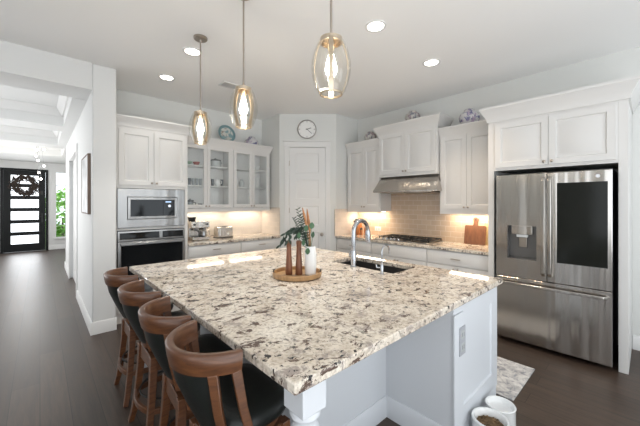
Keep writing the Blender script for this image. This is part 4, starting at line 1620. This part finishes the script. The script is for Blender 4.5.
ts = thing('toaster', 'two-slot stainless toaster on the counter right of the espresso machine', 'toaster', (2.21, 4.75, 0.914))
m = MB()
n_ = 16
pr = [(0.0, 0.0), (0.0, 0.13), (0.012, 0.158), (0.04, 0.172), (0.13, 0.172), (0.158, 0.158), (0.17, 0.13), (0.17, 0.0)]
m.M = Matrix.Translation((2.09, 4.67, 0.926))
rows = [[m.v(x, y, z) for y, z in pr] for x in (0, 0.25)]
for i in range(len(pr)):
    m.bm.faces.new((rows[0][i], rows[0][(i + 1) % 8], rows[1][(i + 1) % 8], rows[1][i]))
m.bm.faces.new(rows[0])
m.bm.faces.new(rows[1])
m.build('shell', M_steel3, ts, bevel=0.006)
MB().box(2.085, 2.345, 4.665, 4.845, 0.9145, 0.928).build('base', M_black, ts, bevel=0.003)
m = MB()
m.box(2.12, 2.31, 4.705, 4.73, 1.096, 1.0995)
m.box(2.12, 2.31, 4.78, 4.805, 1.096, 1.0995)
m.build('slots', M_black, ts)
m = MB()
m.box(2.118, 2.126, 4.655, 4.67, 0.96, 1.06)
m.build('lever_track', M_ceramic, ts)
m = MB(FN(4.67) @ Matrix.Translation((2.26, 0, 0.98)) @ Matrix.Rotation(-PI / 2, 4, 'X'))
m.lathe([(0.016, 0), (0.016, 0.014), (0, 0.014)], seg=16)
m.build('dial', M_ceramic, ts)
MB().tube([(2.088, 4.80, 0.94), (2.05, 4.80, 0.96), (2.03, 4.86, 0.93), (2.02, 4.95, 0.96), (2.02, 4.985, 1.03)], 0.004, 6).build('power_cord', M_black, ts)

# ================================================================ RANGE COUNTER
kb = thing('knife_block', 'wooden knife block with black handles in the counter corner', 'knife block', (4.22, 3.58, 0.914))
m = MB(Matrix.Translation((4.24, 3.58, 0.914)))
pr = [(-0.06, 0.0), (0.06, 0.0), (0.06, 0.13), (0.02, 0.215), (-0.07, 0.15)]
rows = [[m.v(x, y, z + 0.0005) for x, z in pr] for y in (-0.055, 0.055)]
for i in range(5):
    m.bm.faces.new((rows[0][i], rows[0][(i + 1) % 5], rows[1][(i + 1) % 5], rows[1][i]))
m.bm.faces.new(rows[0])
m.bm.faces.new(rows[1])
m.build('block', M_blockwood, kb, bevel=0.004)
for k, (dx, dy) in enumerate(((-0.035, -0.03), (-0.035, 0.0), (-0.035, 0.03), (0.0, -0.02), (0.0, 0.02))):
    b0 = Vector((4.24 + dx, 3.58 + dy, 0.914 + 0.165 + (dx + 0.035) * 0.75))
    MB().bar([b0, b0 + Vector((-0.045, 0, 0.085))], [0.007, 0.009], [0.011, 0.013], (0, 1, 0)).build('knife_handle', M_black, kb, bevel=0.003)
for (x, y, h, mt, lab) in ((4.27, 3.43, 0.20, mat('amber_oil', (0.30, 0.09, 0.02), 0.15), 'amber oil bottle right of the knife block'), (4.17, 3.45, 0.13, M_blockwood, 'short brown pepper mill in front of the oil bottle')):
    r = thing('oil_bottle' if h > 0.15 else 'pepper_mill', lab, 'bottle' if h > 0.15 else 'pepper mill', (x, y, 0.914))
    if h > 0.15:
        MB().lathe([(0, 0), (0.028, 0), (0.030, 0.005), (0.030, 0.11), (0.012, 0.15), (0.012, 0.185), (0, 0.185)], (x, y, 0.9145), 20).build('bottle_body', mt, r)
        MB().lathe([(0, 0), (0.014, 0), (0.014, 0.02), (0.004, 0.03), (0, 0.03)], (x, y, 1.0995), 14).build('stopper', M_black, r)
    else:
        MB().lathe([(0, 0), (0.027, 0), (0.027, 0.02), (0.020, 0.05), (0.024, 0.09), (0, 0.095)], (x, y, 0.9145), 20).build('mill_body', mt, r)
        MB().lathe([(0, 0), (0.022, 0), (0.022, 0.015), (0.008, 0.035), (0, 0.037)], (x, y, 1.0095), 16).build('mill_cap', M_dark, r)
o2 = thing('wall_outlet', 'white power outlet on the tile left of the cooktop', 'outlet', (4.418, 3.27, 1.02))
MB(FE(4.4178)).box(3.215, 3.335, 0, 0.006, 0.985, 1.06).build('cover_plate', M_ceramic, o2, bevel=0.002)
m = MB(FE(4.4178))
m.box(3.235, 3.268, 0.006, 0.009, 1.0, 1.045)
m.box(3.282, 3.315, 0.006, 0.009, 1.0, 1.045)
m.build('socket', M_porc, o2, bevel=0.002)
# cutting boards leaning on the tile
cb = thing('cutting_board', 'brown wooden cutting board with handle leaning on the tile', 'cutting board', (4.36, 1.62, 0.914))
MT = Matrix.Translation((4.345, 1.622, 0.9145)) @ Matrix.Rotation(math.radians(9), 4, 'Y')


def board_outline(w, h, r, hw=0, hh=0):
    P = []
    for cx, cz, a0 in ((w - r, h - r, 0), (-w + r, h - r, 90), (-w + r, r, 180), (w - r, r, 270)):
        arc_ = [(cx + r * math.cos(math.radians(a0 + k * 22.5)), cz + r * math.sin(math.radians(a0 + k * 22.5))) for k in range(5)]
        P.append(arc_)
    out = list(P[0])
    if hw:
        out += [(hw * 1.2, h), (hw * 0.75, h + hh * 0.25), (hw * 0.8, h + hh * 0.45)]
        out += [(hw * 1.25 * math.cos(math.radians(a)), h + hh - hw * 1.25 + hw * 1.25 * math.sin(math.radians(a))) for a in range(0, 181, 30)]
        out += [(-hw * 0.8, h + hh * 0.45), (-hw * 0.75, h + hh * 0.25), (-hw * 1.2, h)]
    out += P[1] + P[2] + P[3]
    return out


m = MB(MT)
ol_ = board_outline(0.138, 0.262, 0.018, 0.027, 0.112)
a = [m.v(0, y, z) for y, z in ol_]
b = [m.v(0.02, y, z) for y, z in ol_]
m.bm.faces.new(a)
m.bm.faces.new(b)
for i in range(len(ol_)):
    j = (i + 1) % len(ol_)
    m.bm.faces.new((a[i], a[j], b[j], b[i]))
m.build('board', M_boardwood, cb, bevel=0.003)
m = MB(MT @ Matrix.Translation((-0.0008, 0, 0.262 + 0.112 - 0.034)) @ Matrix.Rotation(PI / 2, 4, 'Y'))
m.lathe([(0, 0), (0.011, 0), (0.011, 0.0008), (0, 0.0008)], seg=16)
m.build('hanging_hole', M_black, cb)
pb = MB(Matrix.Translation((4.395, 1.395, 0.9145)) @ Matrix.Rotation(math.radians(4), 4, 'Y'))
ol_ = board_outline(0.125, 0.30, 0.02)
a = [pb.v(0, y, z) for y, z in ol_]
b = [pb.v(0.014, y, z) for y, z in ol_]
pb.bm.faces.new(a)
pb.bm.faces.new(b)
for i in range(len(ol_)):
    j = (i + 1) % len(ol_)
    pb.bm.faces.new((a[i], a[j], b[j], b[i]))
o = pb.build('serving_board', M_palewood, bevel=0.003)
tag(o, 'pale yellow wooden board behind the brown cutting board', 'cutting board')

# ================================================================ ABOVE THE CABINETS
pl = thing('decorative_plate', 'teal-rimmed painted plate standing on top of the left glass cabinet', 'plate', (2.32, 4.85, 2.44))
MP = Matrix.Translation((2.325, 4.86, 2.650)) @ Matrix.Rotation(PI / 2 - 0.25, 4, 'X')
m = MB(MP)
m.lathe([(0, 0.004), (0.10, 0.004), (0.115, 0.010), (0.115, 0.004), (0.10, -0.004), (0, -0.004)], seg=40)
m.build('plate_center', M_paint2, pl)
m = MB(MP)
m.lathe([(0.112, 0.004), (0.112, 0.012), (0.150, 0.022), (0.153, 0.018), (0.120, 0.004)], seg=40, closed=True)
m.build('plate_rim', M_teal, pl)
m = MB()
for s in (-1, 1):
    m.tube([(2.325 + s * 0.05, 4.78, 2.52), (2.325 + s * 0.05, 4.80, 2.425), (2.325 + s * 0.05, 4.93, 2.425), (2.325 + s * 0.04, 4.91, 2.60)], 0.004, 6)
m.build('plate_stand', M_iron, pl)


def jar(name, label, x, y, z, r, h, mt, cat='vase', lid=True):
    t = thing(name, label, cat, (x, y, z), 'painted pottery on top of the cabinets')
    MB().lathe([(0, 0), (0.5 * r, 0), (0.55 * r, 0.04 * h), (0.92 * r, 0.30 * h), (r, 0.52 * h), (0.86 * r, 0.74 * h), (0.5 * r, 0.88 * h), (0.46 * r, 0.94 * h), (0, 0.94 * h)], (x, y, z), 28).build('jar_body', mt, t)
    if lid:
        MB().lathe([(0, 0), (0.5 * r, 0), (0.42 * r, 0.05 * h), (0.12 * r, 0.09 * h), (0, 0.10 * h)], (x, y, z + 0.9405 * h), 20).build('jar_lid', mt, t)
    return t


jar('painted_jar', 'blue and white round painted jar on the right glass cabinet', 2.79, 4.84, 2.421, 0.125, 0.24, M_paint1)
jar('painted_jar', 'small dark painted jar on the wall cabinet by the pantry', 4.27, 3.33, 2.548, 0.105, 0.18, M_paint3)
jar('painted_jar', 'grey painted jar on top of the cabinet above the hood', 4.26, 2.50, 2.708, 0.115, 0.20, M_paint3)
jar('painted_jar', 'purple and white painted jar on the cabinet next to the refrigerator', 4.28, 1.66, 2.518, 0.13, 0.23, M_paint1)

# wall clock
ck = thing('wall_clock', 'round white wall clock with thin dark rim above the pantry door', 'clock', (A.x + DD.x * 0.485, A.y + DD.y * 0.485, 2.78))
MC = FD @ Matrix.Translation((0.485, 0.0, 2.775)) @ Matrix.Rotation(-PI / 2, 4, 'X')
m = MB(MC)
m.lathe([(0.150, 0.001), (0.166, 0.001), (0.168, 0.010), (0.166, 0.030), (0.156, 0.034), (0.152, 0.028)], seg=48, closed=True)
m.build('clock_rim', mat('clock_rim_grey', (0.33, 0.31, 0.29), 0.4, 0.5), ck)
MB(MC).lathe([(0, 0.003), (0.154, 0.003), (0.154, 0.016), (0, 0.016)], seg=48).build('clock_face', M_ceramic, ck)
# MC maps local (x, y) to wall (x, -z): angle measured so that 12 is at the top
m = MB(MC)
for k in range(12):
    a = k * PI / 6
    c, s_ = math.sin(a), -math.cos(a)
    l0, w = (0.122, 0.004) if k % 3 == 0 else (0.130, 0.0025)
    m.bar([(c * l0, s_ * l0, 0.0168), (c * 0.145, s_ * 0.145, 0.0168)], w, 0.0006, (-s_, c, 0))
m.build('hour_marks', M_black, ck)


def hand(a, l, w, nm):
    c, s_ = math.sin(a), -math.cos(a)
    MB(MC).bar([(-c * 0.02, -s_ * 0.02, 0.020), (c * l, s_ * l, 0.020)], w, 0.001, (-s_, c, 0)).build(nm, M_black, ck)


hand(math.radians(72), 0.075, 0.005, 'hour_hand')
hand(math.radians(132), 0.112, 0.0035, 'minute_hand')
MB(MC).lathe([(0, 0.016), (0.009, 0.016), (0.009, 0.023), (0, 0.023)], seg=16).build('clock_pin', M_black, ck)

# framed print on the hall wall
pc = thing('framed_print', 'grey framed print hanging on the hall wall near the opening', 'picture', (HX0, 4.9, 1.7))
MB(FE(HX0 - 0.0005)).rings(4.36, 5.05, 1.35, 2.05, [(0, 0), (0, 0.030), (0.012, 0.030), (0.014, 0.026), (0.014, 0)], closed=True).build('picture_frame', mat('frame_brown', (0.16, 0.11, 0.08), 0.5), pc)
MB(FE(HX0 - 0.0005)).box(4.375, 5.035, 0.004, 0.026, 1.365, 2.035).build('print', M_print, pc)

# ================================================================ DISHES BEHIND GLASS
S1, S2, S3 = 1.4005, 1.7555, 2.0655
GY = 4.80


def lath(name, prof, x, y, z, mt, label, cat, group=None, seg=20):
    o = MB().lathe(prof, (x, y, z), seg).build(name, mt)
    return tag(o, label, cat, group)


def bowl(x, z, r, h, mt, label, group=None, y=GY):
    return lath('bowl', [(0, 0), (0.45 * r, 0), (0.5 * r, 0.06 * h), (0.9 * r, 0.7 * h), (r, h), (0.95 * r, h), (0.8 * r, 0.6 * h), (0.4 * r, 0.15 * h), (0, 0.12 * h)], x, y, z, mt, label, 'bowl', group)


def tumbler(x, z, r, h, mt, label, group, y=GY):
    return lath('drinking_glass', [(0, 0), (0.8 * r, 0), (r, h), (0.93 * r, h), (0.76 * r, 0.06 * h), (0, 0.05 * h)], x, y, z, mt, label, 'glass', group, 16)


bowl(1.665, S3, 0.07, 0.05, M_green, 'low green bowl on the top shelf behind the leftmost glass door')
bowl(1.795, S3, 0.055, 0.055, M_red, 'small red bowl beside the green one behind the leftmost glass door')
M_tumb = mat('smoke_glass', (0.10, 0.11, 0.12), 0.1)
M_tumbl = mat('light_glass', (0.32, 0.34, 0.35), 0.1)
for k in range(5):
    tumbler(1.625 + 0.054 * k, S2, 0.024, 0.105, M_tumb if k in (0, 1) else M_tumbl, ('dark tumbler at the left end of the row behind the leftmost door', 'dark tumbler second in the row behind the leftmost door', 'pale tumbler in the middle of the row behind the leftmost door', 'pale tumbler fourth in the row behind the leftmost door', 'pale tumbler at the right end of the row behind the leftmost door')[k], 'tumblers on the middle shelf', 4.76)
pt_ = thing('coffee_pot', 'small steel pot with black lid on the lowest shelf, leftmost door', 'pot', (1.70, GY, S1))
MB().lathe([(0, 0), (0.050, 0), (0.052, 0.005), (0.042, 0.10), (0, 0.10)], (1.70, GY, S1), 20).build('pot_body', M_tumbl, pt_)
MB().lathe([(0, 0), (0.055, 0), (0.055, 0.022), (0.012, 0.030), (0.010, 0.045), (0, 0.046)], (1.70, GY, S1 + 0.1005), 20).build('pot_lid', M_dark, pt_)
MB().tube([(1.745, GY, S1 + 0.09), (1.785, GY, S1 + 0.085), (1.785, GY, S1 + 0.03), (1.748, GY, S1 + 0.02)], 0.006, 8).build('handle', M_dark, pt_)
lath('mug', [(0, 0), (0.030, 0), (0.032, 0.07), (0.028, 0.07), (0.026, 0.008), (0, 0.008)], 1.845, GY - 0.02, S1, M_dark, 'black mug at the right of the lowest shelf, leftmost door', 'mug')
tu = thing('casserole', 'white lidded casserole with black lid on the top shelf, second door', 'casserole', (2.10, GY, S3))
MB().lathe([(0, 0), (0.080, 0), (0.088, 0.02), (0.090, 0.095), (0, 0.095)], (2.10, GY, S3), 24).build('pot_body', M_porc, tu)
MB().lathe([(0, 0), (0.093, 0), (0.090, 0.015), (0.05, 0.028), (0.015, 0.032), (0.015, 0.045), (0, 0.046)], (2.10, GY, S3 + 0.0955), 24).build('pot_lid', M_dark, tu)
for s in (-1, 1):
    MB().box(2.10 + s * 0.085 - 0.018, 2.10 + s * 0.085 + 0.018, GY - 0.02, GY + 0.02, S3 + 0.065, S3 + 0.077).build('handle', M_dark, tu)
for k in range(3):
    tumbler((1.985, 2.045, 2.205)[k], S2, 0.025, 0.11, M_tumb, ('dark tumbler at the left of the middle shelf, second door', 'dark tumbler left of the white pitcher, second door', 'dark tumbler right of the white pitcher, second door')[k], 'tumblers beside the white pitcher', 4.78)
pi_ = thing('pitcher', 'round white pitcher on the middle shelf behind the second door', 'pitcher', (2.125, 4.77, S2))
MB().lathe([(0, 0), (0.030, 0), (0.046, 0.03), (0.048, 0.055), (0.034, 0.085), (0.036, 0.105), (0.032, 0.105), (0.030, 0.085), (0, 0.02)], (2.125, 4.77, S2), 22).build('pitcher_body', M_ceramic, pi_)
MB().tube([(2.16, 4.755, S2 + 0.09), (2.185, 4.75, S2 + 0.08), (2.183, 4.75, S2 + 0.045), (2.165, 4.755, S2 + 0.035)], 0.005, 8).build('handle', M_ceramic, pi_)
bowl(2.14, S1, 0.06, 0.055, M_ceramic, 'small white bowl alone on the lowest shelf, second door')
vsw = [(0, 0), (0.030, 0), (0.045, 0.06), (0.042, 0.13), (0.022, 0.18), (0.028, 0.21), (0.024, 0.21), (0.018, 0.18), (0, 0.17)]
lath('tall_pitcher', vsw, 2.455, GY, S2, M_ceramic, 'tall white pitcher on the middle shelf behind the third door', 'pitcher')
lath('tall_pitcher', [(r, z * 0.62) for r, z in vsw], 2.575, GY, S2, M_porc, 'shorter grey-white pitcher beside the tall one, third door', 'pitcher')
for k in range(4):
    lath('plate', [(0, 0), (0.06, 0), (0.088, 0.009), (0.088, 0.012), (0.06, 0.004), (0, 0.004)], 2.52, GY, S1 + 0.0105 * k, M_ceramic, ('white plate at the bottom of the stack, third door', 'white plate second from the bottom, third door', 'white plate third from the bottom, third door', 'white plate on top of the stack, third door')[k], 'plates stacked behind the third door', 28)
bowl(2.86, S3, 0.075, 0.065, M_ceramic, 'wide white bowl on the top shelf behind the rightmost door')
for k in range(5):
    bowl(2.86, S2 + 0.032 * k, 0.075, 0.05, M_ceramic, ('white bowl at the bottom of the stack, rightmost door', 'white bowl second from the bottom, rightmost door', 'white bowl in the middle of the stack, rightmost door', 'white bowl second from the top, rightmost door', 'white bowl on top of the stack, rightmost door')[k], 'bowls stacked behind the rightmost door')
for k in range(4):
    lath('cup', [(0, 0), (0.020, 0), (0.027, 0.05), (0.024, 0.05), (0.018, 0.006), (0, 0.006)], 2.79 + 0.058 * k, 4.77, S1, M_dark, ('dark cup at the left end, lowest shelf, rightmost door', 'dark cup second from left, lowest shelf, rightmost door', 'dark cup third from left, lowest shelf, rightmost door', 'dark cup at the right end, lowest shelf, rightmost door')[k], 'dark cups behind the rightmost door', 16)

# ================================================================ FLOOR ITEMS
rg = MB().box(2.60, 3.23, 0.69, 2.9, 0.0005, 0.009).build('runner_rug', M_rug, bevel=0.003)
tag(rg, 'grey distressed runner rug between the island and refrigerator', 'rug')
bx, by = 2.020, 0.660
fb = thing('pet_bowl', 'white pet bowl filled with brown kibble beside the island', 'pet bowl', (bx, by, 0))
MB().lathe([(0, 0.001), (0.102, 0.001), (0.104, 0.010), (0.100, 0.15), (0.104, 0.162), (0.100, 0.170), (0.090, 0.168), (0.082, 0.150), (0.076, 0.115), (0, 0.110)], (bx, by, 0), 40).build('bowl_body', M_ceramic, fb)
m = MB().lathe([(0, 0.135), (0.04, 0.134), (0.0765, 0.130), (0.072, 0.113), (0, 0.112)], (bx, by, 0), 30)
for k in range(160):
    a, r = random.uniform(0, 2 * PI), 0.070 * math.sqrt(random.random())
    m.sphere((bx + r * math.cos(a), by + r * math.sin(a), 0.135 + random.uniform(-0.003, 0.006)), 0.006, 0.006, 0.004, 6, 4)
kbb = m.build('kibble', M_kibble, fb)
kbb['kind'] = 'stuff'
bx, by = 2.245, 0.672
wb = thing('pet_bowl', 'white empty pet bowl behind the kibble bowl, nearer the rug', 'pet bowl', (bx, by, 0))
MB().lathe([(0, 0.001), (0.086, 0.001), (0.088, 0.010), (0.086, 0.135), (0.090, 0.145), (0.086, 0.150), (0.078, 0.146), (0.068, 0.120), (0.05, 0.112), (0, 0.110)], (bx, by, 0), 40).build('bowl_body', M_ceramic, wb)

# helper values are not part of the scene
for ob in bpy.data.objects:
    if '_o' in ob:
        del ob['_o']
